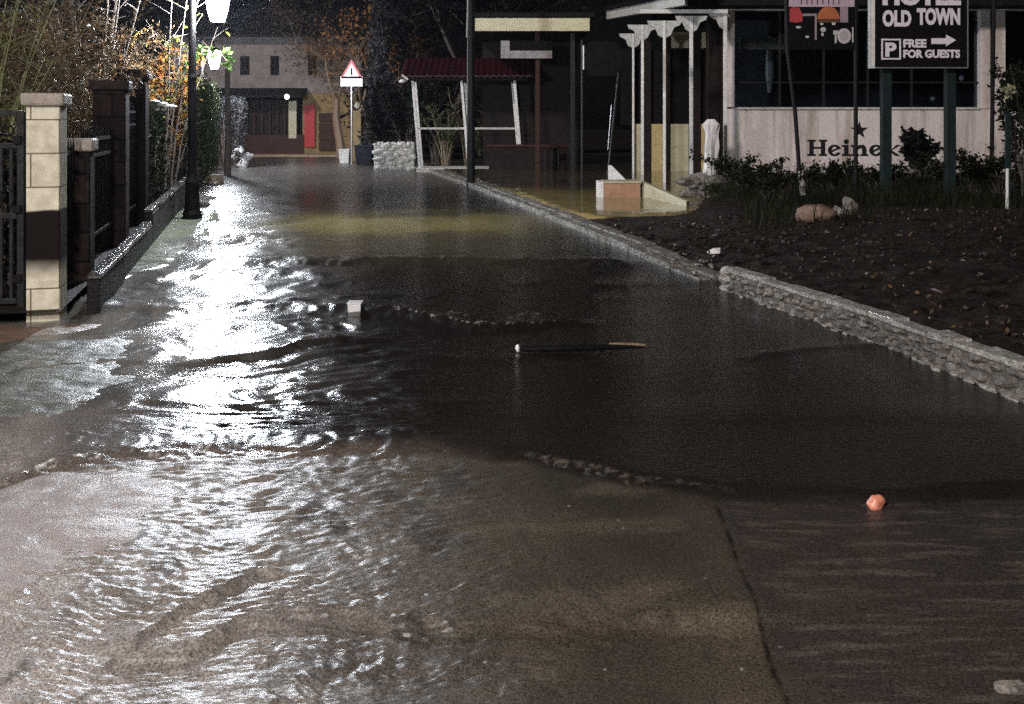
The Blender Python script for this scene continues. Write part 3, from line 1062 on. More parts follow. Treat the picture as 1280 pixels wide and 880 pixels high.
def pillar(name, label, s, t, wx, dy, h, m, capm, cap=(.05, .10), group=None, steps=1, base=None):
    p = rd(s, t)
    t_ = thing(name, label, 'pillar', p, RZ, group)
    MB().box(-wx, 0, 0, dy, -.1, h - cap[1]).build('shaft', m, t_, bevel=.012)
    cb = MB()
    cb.box(-wx - cap[0], cap[0], -cap[0], dy + cap[0], h - cap[1] + .002, h - .01)
    if steps > 1:
        cb.box(-wx - cap[0] * .4, cap[0] * .4, -cap[0] * .4, dy + cap[0] * .4, h - .008, h + .05)
    cb.build('cap', capm, t_, bevel=.02)
    if base:
        MB().box(-wx - .02, .02, -.02, dy + .02, -.1, base).build('plinth', capm, t_, bevel=.01)
    return t_


pillar('gate_pillar', 'pale cream stone block gate pillar with a dark painted shadow band, beside the iron gate', 0, 0, .245, .30, 1.81, M['cream'], M['limestone'], (.035, .115))
pillar('fence_pillar', 'short brown stone pillar with a pale sloping cap, just behind the cream gate pillar', 1.42, 0, .27, .27, 1.42, M['brownblocks'], M['limestone'], (.03, .13))
pillar('fence_pillar', 'taller reddish stone pillar, nearer of the two dark pillars standing together', 3.95, 0, .36, .36, 2.06, M['brownblocks'], M['shadowedbrick'], (.04, .13))
pillar('fence_pillar', 'tallest shadowed stone pillar, farther of the two standing together before the ivy fence', 6.1, 0, .40, .45, 2.24, M['stonecourse'], M['shadowedbrick'], (.05, .10), steps=2)
pillar('end_pillar', 'pale yellowish rendered pillar lit by the street lamp, behind the lamp post', 15.9, 0.02, .30, .35, 2.2, M['pale'], M['limestone'], (.02, .06))

# low wall in stretches, footing proud of the pillars


def low_wall(label, s0, s1, h, seed):
    t_ = thing('low_wall', label, 'low wall', rd(s0, .02), RZ, 'low walls under the fence')
    MB().box(.12, .22, 0, s1 - s0, -.1, h - .05).build('wall_body', M['wallwet'], t_, bevel=.01)
    r = random.Random(seed)
    c = MB()
    y = 0
    while y < s1 - s0 - .1:
        ln = min(r.uniform(.35, .7), s1 - s0 - y)
        k = r.uniform(-.012, .012)
        c.box(.115 + k, .228 + k, y + .01, y + ln - .01, h - .047, h + r.uniform(-.008, .008))
        y += ln
    c.build('coping', M['coping'], t_, bevel=.014)
    return t_


low_wall('dark low wall with wet pale coping, between the cream gate pillar and the tall dark pillars', .35, 4.6, .31, 3)
low_wall('dark low wall with wet coping, between the tall dark pillars and the street lamp', 4.62, 15.9, .46, 4)


def fence(label, s0, s1, h, t=-.13, z0=.3, gap=.11, ornate=False, group='iron fence panels between the pillars'):
    t_ = thing('iron_fence', label, 'fence', rd(s0, t), RZ, group)
    ln = s1 - s0
    for z in (z0 + .08, h - .25, h - .08):
        MB().box(-.018, .018, 0, ln, z, z + .035).build('rail', M['iron'], t_)
    bb = MB()
    n = int(ln / gap)
    for i in range(n):
        y = (i + .5) * ln / n
        bb.tube([(0, y, z0 - .1), (0, y, h - .02), (0, y, h + .08)], [.011, .011, .001], 6)
    bb.build('bars', M['iron'], t_)
    return t_


fence('dark iron fence panel between the cream gate pillar and the short brown pillar', .32, 1.40, 1.35)
fence('dark iron fence panel between the short brown pillar and the tall reddish pillar', 1.72, 3.93, 1.45)
fence('dark iron fence panel between the two tall dark pillars', 4.33, 6.08, 1.75)
fence('long dark ivy-grown iron fence panel between the tallest dark pillar and the pale yellow pillar', 6.58, 15.8, 1.82, gap=.14)

# wrought iron gate leaf facing the street
gx0, gx1 = X(-75, 7.66), X(31, 7.66)
gt = thing('iron_gate', 'wrought iron gate leaf with scrollwork, hung on the left of the cream pillar', 'gate', (gx1, 7.66, 0))
wg = gx1 - gx0
MB().box(-.055, 0, -.022, .022, .06, 1.66).build('stile', M['greyiron'], gt, bevel=.006)
MB().box(-wg, -wg + .05, -.022, .022, .06, 1.66).build('stile', M['greyiron'], gt, bevel=.006)
for z in (.12, .80, 1.36, 1.62):
    MB().box(-wg + .052, -.057, -.017, .017, z, z + .045).build('rail', M['greyiron'], gt, bevel=.005)
fr = MB()
for i in range(7):
    x = -.057 - (i + .6) * (wg - .11) / 7
    fr.box(x - .013, x + .013, -.012, .012, .166, 1.358)
fr.build('bars', M['greyiron'], gt)
for i in range(6):
    x = -.09 - (i + .5) * (wg - .16) / 6
    for sgn in (-1, 1):
        pts = []
        for k in range(15):
            a_ = k / 14 * 4.4
            r_ = .055 * (1 - k / 20)
            pts.append((x + sgn * (.005 + r_ * math.sin(a_)), 0, 1.50 + r_ * math.cos(a_) - .01))
        MB().tube(pts, .009, 6).build('scroll', M['iron'], gt)
        pts = [(x + sgn * .05 * math.sin(k / 10 * 3.14), -.016, .86 + .2 * k / 10) for k in range(11)]
        MB().tube(pts, .007, 6).build('scroll', M['iron'], gt)
for i in range(3):
    MB().box(-.075, -.012, -.05, -.024, .3 + i * .55, .36 + i * .55).build('hinge_plate', M['iron'], gt)

# ------------------------------------------------------------------ street lamps


def lamp(label, head, post_dx, gm):
    hx, hy = head
    px0 = hx + post_dx
    t_ = thing('street_lamp', label, 'street lamp', (px0, hy, 0), 0, 'street lamps along the left of the street')
    p = MB().lathe([(.15, -.1), (.15, .10), (.12, .16), (.10, .55), (.115, .60), (.085, .68), (.07, .75), (.065, 2.2), (.075, 2.24), (.06, 2.3),
                    (.05, 3.9), (.06, 3.93), (.06, 3.98), (.02, 4.08), (.0, 4.15)], 14)
    p.build('post', M['iron'], t_, smooth=False)
    dx = -post_dx
    arm = [(0, 0, 3.86)] + [(dx * (.5 - .5 * math.cos(k / 8 * math.pi)), 0, 3.86 + .16 * math.sin(k / 8 * math.pi)) for k in range(1, 9)]
    MB().tube(arm, .022, 8).tube([(0, 0, 3.5), (dx * .5, 0, 3.72), (dx * .9, 0, 3.9)], .012, 6).build('arm', M['iron'], t_)
    MB().lathe([(.02, 3.80), (.20, 3.70), (.215, 3.665), (.0, 3.66)], 6, (dx, 0, 0)).tube([(dx, 0, 3.79), (dx, 0, 3.87)], .02, 8).build('lantern_cap', M['iron'], t_)
    g = MB().lathe([(.085, 3.12), (.115, 3.17), (.150, 3.30), (.176, 3.46), (.185, 3.60), (.180, 3.652)], 18, (dx, 0, 0))
    g.build('lantern_glass', gm, t_)
    fr_ = MB()
    for k in range(6):
        a_ = 2 * math.pi * (k + .5) / 6
        fr_.tube([(dx + .106 * math.cos(a_), .106 * math.sin(a_), 3.11), (dx + .16 * math.cos(a_), .16 * math.sin(a_), 3.30), (dx + .192 * math.cos(a_), .192 * math.sin(a_), 3.50), (dx + .192 * math.cos(a_), .192 * math.sin(a_), 3.655)], .0055, 5)
    fr_.lathe([(.108, 3.09), (.108, 3.112), (.05, 3.113)], 6, (dx, 0, 0)).lathe([(.012, 3.04), (.03, 3.07), (.03, 3.104)], 8, (dx, 0, 0))
    fr_.build('lantern_frame', M['iron'], t_)
    return t_


lamp('nearer black street lamp with a bright white lantern, standing by the low wall', (X(272, 15.1), 15.1), -.40, M['lampglass'])
lamp('farther street lamp with a white lantern, showing just below the nearer lantern', (X(268, 29.5), 29.5), -.40, M['lampglass'])
lamp('black street lamp with a pinkish lantern, nearest of the row', (-1.15, .7), -.40, M['lampglass_pink'])
# small fittings by the first lamp post
tag(MB().blob((0, 0, .08), (.22, .22, .17), random.Random(3), 3, .18).build('tan_rock', M['tanstone'], None, gp(268, 230, 0), smooth=True),
    'rounded tan rock at the foot of the nearer street lamp', 'rock')
rng = random.Random(5)
for i in range(7):
    px, py = 252 + i * 3 + rng.uniform(-4, 4), 245 - i * 1.0 + rng.uniform(-12, 22)
    k = rng.uniform(.06, .12)
    tag(MB().rock((0, 0, k * .3), (k * 1.3, k, k * .8), rng, 18).build('rubble_stone', M['rubble'], None, gp(px, py, 0), bevel=.008),
        'small wet stone lying at the foot of the nearer street lamp', 'stone', 'stones at the foot of the lamp post')
for i, (px, py, lb) in enumerate(((299, 186, 'topmost white bag of the little heap at the end of the hedge'), (308, 193, 'right hand white bag of the little heap at the end of the hedge'),
                                  (303, 201, 'lowest white bag of the little heap at the end of the hedge'), (297, 195, 'left hand white bag of the little heap at the end of the hedge'))):
    yy = 31.5 + .3 * (i % 2)
    p = at(px, py, yy)
    zz = {0: .42, 1: .24, 2: .0, 3: .22}[i]
    tag(MB().blob((0, 0, .1), (.2, .18, .14), rng, 3, .2).build('white_bag', M['whiteplastic'], None, (p[0], yy, zz), smooth=True), lb, 'bag', 'white bags heaped by the hedge')

# ------------------------------------------------------------------ plants on the left


def shrub(name, label, cat, base, stems, h, spread, stemm, leafm, nleaf, lsize, seed, r0=.014, curve=.25, leaf_from=.35, up=0., twig=3, cy=1.0, group=None, fan=None):
    r = random.Random(seed)
    t_ = thing(name, label, cat, base, 0, group)
    sm, lm = MB(), MB()
    tips = []
    for i in range(stems):
        a = r.uniform(0, 6.283)
        k = math.sqrt(r.random())
        b0 = Vector((math.cos(a) * spread * .22 * k, math.sin(a) * spread * .22 * k, 0))
        hh = h * r.uniform(.65, 1.05)
        out = Vector((math.cos(a) * spread * k, math.sin(a) * spread * k * cy, 0))
        pts = []
        for q in range(7):
            f = q / 6
            pts.append(b0 + out * (f ** 1.5) * (1 + curve * f) + Vector((r.gauss(0, .012), r.gauss(0, .012), hh * f - .1 * curve * f * f)))
        sm.tube(pts, [r0 * (1 - .75 * q / 6) * r.uniform(.8, 1.1) for q in range(7)], 5, cap=False)
        for q in range(2, 6):
            tips.append((pts[q], pts[q + 1]))
            for _ in range(twig):
                p = pts[q].lerp(pts[q + 1], r.random())
                d = Vector((r.gauss(0, 1), r.gauss(0, 1), r.uniform(.1, 1.2))).normalized() * hh * r.uniform(.06, .17)
                sm.tube([p, p + d * .5 + Vector((0, 0, .01)), p + d], [r0 * .35, r0 * .25, r0 * .12], 4, cap=False)
                if q >= leaf_from * 6:
                    tips.append((p, p + d))
    sm.build('stems', stemm, t_)
    for i in range(nleaf):
        p0, p1 = tips[r.randrange(len(tips))]
        p = p0.lerp(p1, r.random()) + Vector((r.gauss(0, .03), r.gauss(0, .03), r.gauss(0, .03)))
        lm.leaf(p, lsize, r, up)
    if nleaf:
        lm.build('leaves', leafm, t_)
    return t_


def gz(s, t):
    return rd(s, t, .1)


shrub('bare_shrub', 'tall bare shrub with long pale upright stems, behind the iron gate', 'shrub', (-5.0, 8.9, .1), 24, 3.2, .8, M['greenstem'], M['brownleaf'], 900, .05, 201, r0=.015, twig=4)
shrub('bare_shrub', 'tangled bare shrub with arching tan canes, behind the cream gate pillar', 'shrub', (-5.35, 10.0, .1), 34, 3.1, .9, M['palebark'], M['brownleaf'], 2600, .05, 202, r0=.012, twig=7)
shrub('brown_shrub', 'brown leafy shrub above the short brown stone pillar', 'shrub', (-5.75, 11.9, .1), 36, 2.9, .85, M['palebark'], M['brownleaf'], 5200, .06, 203, r0=.010, twig=8)
shrub('brown_shrub', 'dark brown twiggy shrub behind the nearer tall dark pillar', 'shrub', (-6.3, 14.2, .1), 36, 3.0, .8, M['palebark'], M['brownleaf'], 4200, .06, 204, r0=.012, twig=5)
shrub('bare_tree', 'bare young tree with several thin pale trunks, above the tall dark pillars', 'tree', (-6.6, 15.2, .1), 9, 5.2, 1.1, M['bark'], M['brownleaf'], 120, .06, 205, r0=.035, twig=3)
shrub('orange_shrub', 'bright orange leaved shrub lit by the street lamp, left of the lamp post', 'shrub', (-6.15, 16.6, .1), 24, 2.9, .75, M['bark'], M['orangeleaf'], 3600, .095, 206, r0=.014, twig=4)
shrub('yellow_shrub', 'yellow green leafy shrub under the orange one, left of the lamp post', 'shrub', (-6.4, 17.6, .1), 18, 2.25, .45, M['palebark'], M['yellowgreen'], 1500, .09, 207, r0=.012, twig=4)
shrub('climbing_vine', 'thin leaning branches with a few yellow leaves, left of the nearer lantern', 'vine', (-5.75, 15.9, .1), 7, 4.0, .8, M['bark'], M['yellowgreen'], 130, .10, 208, r0=.02, twig=3)
# one leafy spray reaching out below the lantern
t_ = thing('leafy_branch', 'bright green leafy spray hanging out below the nearer lantern', 'branch', (-5.35, 15.6, 2.2))
r = random.Random(209)
tip = [Vector((-.3, .2, -.6)), Vector((0, 0, .15)), Vector((.18, -.05, .42)), Vector((.45, -.1, .50)), Vector((.68, -.1, .42)), Vector((.82, -.1, .2))]
MB().tube(tip, [.014, .012, .010, .008, .006, .004], 6).build('stem', M['palebark'], t_)
lm = MB()
for i in range(58):
    f = r.uniform(1.3, 5)
    q = int(min(4, f))
    lm.leaf(tip[q].lerp(tip[q + 1], f - q) + Vector((r.gauss(0, .045), r.gauss(0, .05), r.gauss(0, .045))), .11, r, -.2, .75)
lm.build('leaves', M['greenleaf'], t_)


def hedge(name, label, s0, s1, t0, t1, h, leafm, n, ls, seed, cat='hedge', core=True, z0=.1, group=None):
    """a clipped mass of leaves in the road frame, uneven top and sides, on a twiggy core"""
    r = random.Random(seed)
    t_ = thing(name, label, cat, rd(s0, t0), RZ, group)
    lm, cm = MB(), MB()
    L, W = s1 - s0, t1 - t0
    ph = [r.uniform(0, 6) for _ in range(5)]

    def top(y):
        return h * (1 + .07 * math.sin(y * 2.1 + ph[0]) + .05 * math.sin(y * 5.3 + ph[1]) + .04 * math.sin(y * 11 + ph[2]))

    def side(y, z):
        return .10 * math.sin(y * 3.1 + z * 2 + ph[3]) + .06 * math.sin(y * 7.7 - z * 6 + ph[4])
    if core:
        for i in range(int(L * 5)):
            y = r.uniform(0, L)
            x = r.uniform(.15, W - .15) if W > .35 else W / 2
            cm.tube([(x, y, z0 - .1), (x + r.gauss(0, .1), y + r.gauss(0, .1), top(y) * .5), (x + r.gauss(0, .18), y + r.gauss(0, .18), top(y) * .93)], [.018, .012, .004], 5, cap=False)
        cm.build('stems', M['bark'], t_)
    for i in range(n):
        y = r.uniform(0, L)
        tt = top(y)
        z = z0 + (tt - z0) * r.random() ** .8
        k = r.random()
        if k < .45:
            x = W + side(y, z) - abs(r.gauss(0, .06))
        elif k < .6:
            x = side(y, z) + abs(r.gauss(0, .06))
        else:
            x = r.uniform(0, W)
            if r.random() < .5:
                z = tt - abs(r.gauss(0, .08))
        if r.random() < .12:
            y = r.choice((0, L)) + r.gauss(0, .05)
        lm.leaf((x, y, z), ls, r, .2, .6)
    lm.build('leaves', leafm, t_)
    return t_


hedge('fence_ivy', 'dark ivy grown over the iron fence between the tallest dark pillar and the lamp', 6.7, 15.4, -.28, .0, 1.75, M['darkleaf'], 6500, .075, 301, 'ivy')
hedge('dark_hedge', 'low dark undergrowth behind the near iron fence panels', .6, 6.0, -1.1, -.35, 1.25, M['blackleaf'], 6000, .08, 302, 'undergrowth')
hedge('green_hedge', 'green hedge lit by the street lamps, right of the nearer lamp post', 15.4, 23.2, -.6, .30, 2.35, M['hedgeleaf'], 9000, .085, 303)
hedge('grey_hedge', 'darker greyish hedge at the far end, before the white bags', 23.9, 27.3, .15, 1.05, 2.1, M['greyleaf'], 3600, .085, 304)
tag(MB().tube([(0, 0, -.1), (.03, 0, 1.2), (.0, 0, 3.0)], [.10, .085, .07], 9).build('hedge_post', M['bark'], None, (X(284, 27.0), 27.0, 0)),
    'dark upright post in the gap between the green and the grey hedge', 'post')
rng = random.Random(8)
for i, (px, py) in enumerate(((194, 127), (203, 130), (212, 133), (199, 137))):
    p = at(px, py, 14.6)
    tag(MB().blob((0, 0, 0), (.09, .05, .03), rng, 2, .25).build('plastic_scrap', M['whiteplastic'], None, p, smooth=True),
        'scrap of pale wet plastic caught on top of the dark ivy fence', 'plastic scrap', 'pale plastic scraps on the ivy fence')
#@@PART4
# ------------------------------------------------------------------ far end of the street


def px_box(mb, x0, x1, y0, y1, Y, dep, ox=0, oy=0, oz=0):
    """a box whose front face covers the photo rectangle at distance Y; local to (ox, oy, oz)"""
    return mb.box(X(x0, Y) - ox, X(x1, Y) - ox, Y - oy, Y + dep - oy, Zv(y1, Y) - oz, Zv(y0, Y) - oz)


YB = 42.0
hb = thing('old_house', 'old plastered house with a dark timber shopfront closing the far end of the street', 'house', (X(370, YB), YB, 0))
hx = X(370, YB)
WL, WR, WT = X(215, YB) - hx, X(452, YB) - hx, Zv(44, YB)


def wall_with_holes(x0, x1, z0, z1, y0, y1, holes):
    """a wall slab with rectangular openings (x0,x1,z0,z1), sorted left to right, not overlapping in x"""
    mb = MB()
    xs = x0
    for (a_, b_, c_, d_) in sorted(holes):
        if a_ > xs:
            mb.box(xs, a_, y0, y1, z0, z1)
        if c_ > z0:
            mb.box(a_, b_, y0, y1, z0, c_)
        if d_ < z1:
            mb.box(a_, b_, y0, y1, d_, z1)
        xs = b_
    if xs < x1:
        mb.box(xs, x1, y0, y1, z0, z1)
    return mb


wins = [(X(a_, YB) - hx, X(b_, YB) - hx, Zv(94, YB), Zv(70, YB)) for a_, b_ in ((300, 312), (338, 349), (385, 396))]
z_mid = Zv(116, YB)
wall_with_holes(WL, WR, z_mid, WT, 0, .3, wins).build('upper_wall', M['greyplaster'], hb)
for (a_, b_, c_, d_) in wins:
    wn_ = MB().box(a_, a_ + .05, .05, .1, c_, d_).box(b_ - .05, b_, .05, .1, c_, d_).box(a_ + .052, b_ - .052, .05, .1, c_, c_ + .05).box(a_ + .052, b_ - .052, .05, .1, d_ - .05, d_)
    wn_.box((a_ + b_) / 2 - .02, (a_ + b_) / 2 + .02, .055, .095, c_ + .052, d_ - .052)
    f_ = wn_.build('window', M['darkwood'], hb)
    MB().box(a_, b_, .11, .13, c_, d_).build('pane', M['black'], f_)
# ground floor
MB().box(X(378, YB) - hx, WR, .02, .3, -.1, z_mid - .004).build('side_wall', M['ochre'], hb)
MB().box(X(361, YB) - hx, X(371, YB) - hx, -.06, .3, Zv(173, YB), Zv(126, YB)).build('pale_pilaster', M['creampanel'], hb, bevel=.01)
MB().box(WL, X(371.2, YB) - hx, .1, .3, Zv(168, YB), z_mid - .004).build('shopfront', M['darkwood'], hb)
sf = MB()
for i in range(7):
    xx = X(298 + i * 9.5, YB) - hx
    sf.box(xx, xx + .06, .03, .095, Zv(168, YB), Zv(125, YB))
sf.build('shopfront_mullions', M['brownwood'], hb)
MB().box(WL, X(380, YB) - hx, -.02, .3, -.1, Zv(168.4, YB)).build('stall_riser', M['brownwood'], hb, bevel=.01)
MB().box(X(371.4, YB) - hx, X(381, YB) - hx, .12, .2, Zv(175, YB), Zv(132, YB)).build('doorway', M['black'], hb)
MB().box(X(381, YB) - hx, X(394, YB) - hx, -.08, -.03, Zv(184, YB), Zv(131, YB)).build('red_door', mat('deep_red_paint', (0.36, 0.012, 0.018), (0.24, 0.008, 0.012), rough=0.6, scale=5), hb, bevel=.008)
sh = MB()
for k in range(4):
    z0_ = Zv(188, YB) + k * (Zv(140, YB) - Zv(188, YB)) / 4
    sh.box(X(399, YB) - hx, X(423, YB) - hx, -.15, .015, z0_ + .01, z0_ + (Zv(140, YB) - Zv(188, YB)) / 4 - .05)
sh.build('shutter', M['brownwood'], hb, bevel=.01)
aw = MB()
zt, zb = Zv(110, YB), Zv(119, YB)
aw.add([(WL, -1.0, zb), (X(384, YB) - hx, -1.0, zb), (X(384, YB) - hx, -.002, zt), (WL, -.002, zt),
        (WL, -1.0, zb - .12), (X(384, YB) - hx, -1.0, zb - .12), (X(384, YB) - hx, -.002, zt - .12), (WL, -.002, zt - .12)],
       [(0, 1, 2, 3), (7, 6, 5, 4), (0, 4, 5, 1), (1, 5, 6, 2), (2, 6, 7, 3), (3, 7, 4, 0)])
aw.build('awning', M['darkroof'], hb)
rf = MB()
rf.add([(WL - .4, -.5, WT), (WR + .3, -.5, WT), (WR + .3, 3.5, WT + 1.5), (WL - .4, 3.5, WT + 1.5),
        (WL - .4, -.5, WT - .12), (WR + .3, -.5, WT - .12), (WR + .3, 3.5, WT + 1.38), (WL - .4, 3.5, WT + 1.38)],
       [(0, 1, 2, 3), (7, 6, 5, 4), (0, 4, 5, 1), (1, 5, 6, 2), (2, 6, 7, 3), (3, 7, 4, 0)])
rf.build('roof', M['darkroof'], hb)
MB().box(X(306, YB) - hx, X(452, YB) - hx, -1.3, -.022, -.1, .06).build('doorstep', M['tanstone'], hb, bevel=.02)
lt = thing('awning_lamp', 'small white lamp under the dark awning of the old house', 'lamp', (X(358, 40.8), 40.9, Zv(121, 40.9)))
MB().blob((0, 0, .0), (.10, .10, .12), random.Random(2), 2, .02).build('globe', M['smallwhite'], lt, smooth=True)
MB().tube([(0, 0, .1), (0, 0, .2), (.0, .1, .26)], .02, 6).build('bracket', M['iron'], lt)

# warning sign
YS = 33.5
ws = thing('warning_sign', 'red bordered white triangular warning sign with a white plate under it, on a grey post', 'road sign', (X(439.5, YS), YS, 0))
MB().tube([(0, .03, -.1), (0, .03, Zv(76, YS))], .035, 10).build('post', M['silver'], ws)


def tri(cx, cz, r_):
    return [(cx + r_ * math.sin(2 * math.pi * k / 3), cz + r_ * math.cos(2 * math.pi * k / 3)) for k in range(3)]


cz = Zv(90, YS)
MB().prism_xz(tri(0, cz, .45), -.012, 0).build('triangle_border', mat('faded_red_paint', (0.50, 0.13, 0.14), (0.38, 0.09, 0.10), rough=0.5, scale=9), ws)
MB().prism_xz(tri(0, cz, .31), -.016, -.0125).build('triangle_face', M['whiteplastic'], ws)
MB().prism_xz([(-.03, cz - .10), (.03, cz - .10), (.022, cz + .13), (-.022, cz + .13)], -.019, -.0165).build('symbol', M['black'], ws)
MB().box(-.385, .385, -.012, 0, Zv(108, YS), Zv(95.5, YS)).build('plate', M['whiteplastic'], ws, bevel=.004)

gpst = thing('gate_post', 'yellowish stone gate post at the far corner with a pale ball on top', 'pillar', (X(447, 36.5), 36.5, 0))
MB().box(-.16, .16, -.16, .16, -.1, Zv(138, 36.5)).build('shaft', M['ochre'], gpst, bevel=.02)
MB().blob((0, 0, Zv(132, 36.5)), (.13, .13, .14), random.Random(4), 2, .03).build('ball', M['limestone'], gpst, smooth=True)
cr = thing('white_crate', 'white square tub standing by the foot of the warning sign', 'tub', (X(431, 34.5), 34.5, 0))
MB().lathe([(.22, 0), (.27, .46), (.29, .46), (.29, .50), (.25, .50), (.21, .06)], 4).build('tub', M['greywhite'], cr)
cr.rotation_euler = (0, 0, 0)
bn = thing('black_bin', 'black wheeled rubbish bin between the warning sign and the whitewashed wall', 'bin', (X(456, 32.8), 32.8, 0))
MB().add([(-.26, -.3, .06), (.26, -.3, .06), (.26, .3, .06), (-.26, .3, .06), (-.31, -.36, .62), (.31, -.36, .62), (.31, .36, .62), (-.31, .36, .62)],
         [(0, 3, 2, 1), (4, 5, 6, 7), (0, 1, 5, 4), (1, 2, 6, 5), (2, 3, 7, 6), (3, 0, 4, 7)]).build('body', M['blackplastic'], bn, bevel=.03)
MB().box(-.33, .33, -.38, .38, .622, .69).build('lid', M['blackplastic'], bn, bevel=.03)
MB().tube([(-.3, .3, .07), (-.24, .3, .07)], .09, 12).build('wheel', M['black'], bn)
MB().tube([(.24, .3, .07), (.3, .3, .07)], .09, 12).build('wheel', M['black'], bn)

# whitewashed rough wall stub
rng = random.Random(13)
wb2 = thing('rough_wall', 'short whitewashed rough stone wall stub beside the red roofed shelter', 'wall', (X(467, 29.8), 29.8, 0))
bl = MB()
Lw = X(518, 29.8) - X(467, 29.8)
bl.box(0, Lw, .05, .5, -.1, .80)
bl.build('wall_core', M['greywhite'], wb2, bevel=.04)
bl = MB()
for i in range(60):
    x = rng.uniform(.05, Lw - .05)
    z = rng.uniform(.02, .8)
    bl.blob((x, .05, z), (rng.uniform(.08, .16), .05, rng.uniform(.06, .11)), rng, 2, .2)
for i in range(12):
    bl.blob((Lw * (i + .5) / 12, .22, .80 + rng.uniform(-.02, .03)), (.09, .2, .06), rng, 2, .25)
bl.build('facing_stones', M['greywhite'], wb2, smooth=True)

# ------------------------------------------------------------------ red roofed shelter
YP = 28.6
sx = X(525, YP)
shl = thing('shelter', 'white framed open shelter with a dark red tiled roof, leaning slightly to the left', 'shelter', (sx, YP, 0))
wS = X(655, YP) - sx
hS = Zv(101, YP)
dS = 1.0
for (x, y) in ((0, 0), (wS * .47, 0), (wS * .98, 0), (-.02, dS), (wS * .49, dS), (wS * .96, dS)):
    e_ = .038
    MB().add([(x - e_, y - e_, .05), (x + e_, y - e_, .05), (x + e_, y + e_, .05), (x - e_, y + e_, .05),
              (x - .22 - e_, y - e_, hS), (x - .22 + e_, y - e_, hS), (x - .22 + e_, y + e_, hS), (x - .22 - e_, y + e_, hS)],
             [(0, 3, 2, 1), (4, 5, 6, 7), (0, 1, 5, 4), (1, 2, 6, 5), (2, 3, 7, 6), (3, 0, 4, 7)]).build('post', M['whitepaint'], shl, bevel=.005)
MB().box(-.06, wS * .98 - .15, .04, .075, 1.27, 1.33).build('rail', M['greywhite'], shl)
MB().box(-.1, wS + .12, -.12, dS + .1, -.12, .13).build('sill', M['greywhite'], shl, bevel=.015)
MB().box(-.35, wS + .1, -.06, .06, hS + .002, hS + .1).build('beam', M['darkwood'], shl)
rf = MB()
nT = 22
for i in range(nT):
    x0_ = -.55 + i * (wS + .8) / nT
    x1_ = -.55 + (i + 1) * (wS + .8) / nT
    xm = (x0_ + x1_) / 2
    for row in range(3):
        y0_, y1_ = -.35 + row * .5, -.35 + row * .5 + .53
        z0_, z1_ = hS + .10 + row * .20, hS + .12 + row * .20 + .20
        pr = []
        for k in range(6):
            a_ = math.pi * k / 5
            pr.append((xm - (x1_ - x0_) / 2 * math.cos(a_), .05 * math.sin(a_)))
        vs = [(x, y0_, z0_ + h_) for x, h_ in pr] + [(x, y1_, z1_ + h_) for x, h_ in pr] + [(x, y0_, z0_ + h_ - .025) for x, h_ in pr] + [(x, y1_, z1_ + h_ - .025) for x, h_ in pr]
        fs = [(k, k + 1, k + 7, k + 6) for k in range(5)] + [(k + 12, k + 18, k + 19, k + 13) for k in range(5)] + [(k, k + 12, k + 13, k + 1) for k in range(5)]
        rf.add(vs, fs)
rf.build('roof', M['redtile'], shl)
g2 = MB().tube([(-.5, -.36, hS + .16), (-.32, -.36, hS + .02)], .03, 6).blob((-.48, -.3, hS - .02), (.10, .08, .06), random.Random(1), 2, .2)
g2.build('gutter_end', M['whitepaint'], shl)
shrub('green_plant', 'green leafy plant with pale stems behind the left half of the shelter', 'plant', (X(558, 31), 31, 0), 14, 2.1, .6, M['palebark'], M['hedgeleaf'], 900, .10, 401, r0=.02)
shrub('green_plant', 'low yellow green plant behind the right half of the shelter', 'plant', (X(615, 31), 31, 0), 16, 1.3, .7, M['bark'], M['hedgeleaf'], 1300, .11, 402, r0=.014)
shrub('bare_plant', 'leafless canes standing behind the shelter rail', 'plant', (X(585, 31.6), 31.6, 0), 10, 2.6, .9, M['palebark'], M['brownleaf'], 60, .08, 403, r0=.018)

# ------------------------------------------------------------------ dark timber kiosk with the cream fascia
YK = 26.5
kx0 = X(594, YK)
kw = X(737, YK) - kx0
kk = thing('kiosk', 'dark timber kiosk with a broad cream fascia board under its flat roof', 'kiosk', (kx0, YK, 0))
MB().box(0, kw, -.06, .0, Zv(39, YK), Zv(22.5, YK)).build('fascia', M['creamfascia'], kk, bevel=.01)
MB().box(-.15, kw + .15, -.12, 4.2, Zv(22, YK), Zv(16, YK)).build('roof', M['darkroof'], kk, bevel=.02)
MB().box(.0, kw, .002, 4.0, Zv(38.5, YK), Zv(23, YK)).build('ceiling_beam', M['darkwood'], kk)
MB().box(.1, kw - .1, 3.6, 3.75, 0, Zv(40, YK)).build('rear_wall', M['darkwood'], kk)
for px in (672, 716):
    x = X(px, YK + .4) - kx0
    MB().box(x - .06, x + .06, .35, .47, -.1, Zv(39.4, YK)).build('post', M['greyiron'] if px == 716 else M['brownwood'], kk, bevel=.008)
bd = MB()
bd.box(X(627, YK + .3) - kx0, X(690, YK + .3) - kx0, .28, .31, Zv(73, YK + .3), Zv(51, YK + .3))
bd.build('notice_board', M['black'], kk)
bd = MB()
bd.box(X(626, YK + .3) - kx0, X(637, YK + .3) - kx0, .26, .278, Zv(73, YK + .3), Zv(51, YK + .3)).box(X(637.3, YK + .3) - kx0, X(690, YK + .3) - kx0, .26, .278, Zv(73, YK + .3), Zv(63.5, YK + .3))
bd.build('notice_paper', mat('dim_paper', (.30, .29, .29), (.18, .17, .17), scale=7), kk)
MB().box(.3, kw - .5, 1.2, 1.7, .78, .84).build('counter_top', M['brownwood'], kk)
MB().box(.35, kw - .55, 1.25, 1.6, -.05, .778).build('counter_front', M['darkwood'], kk)
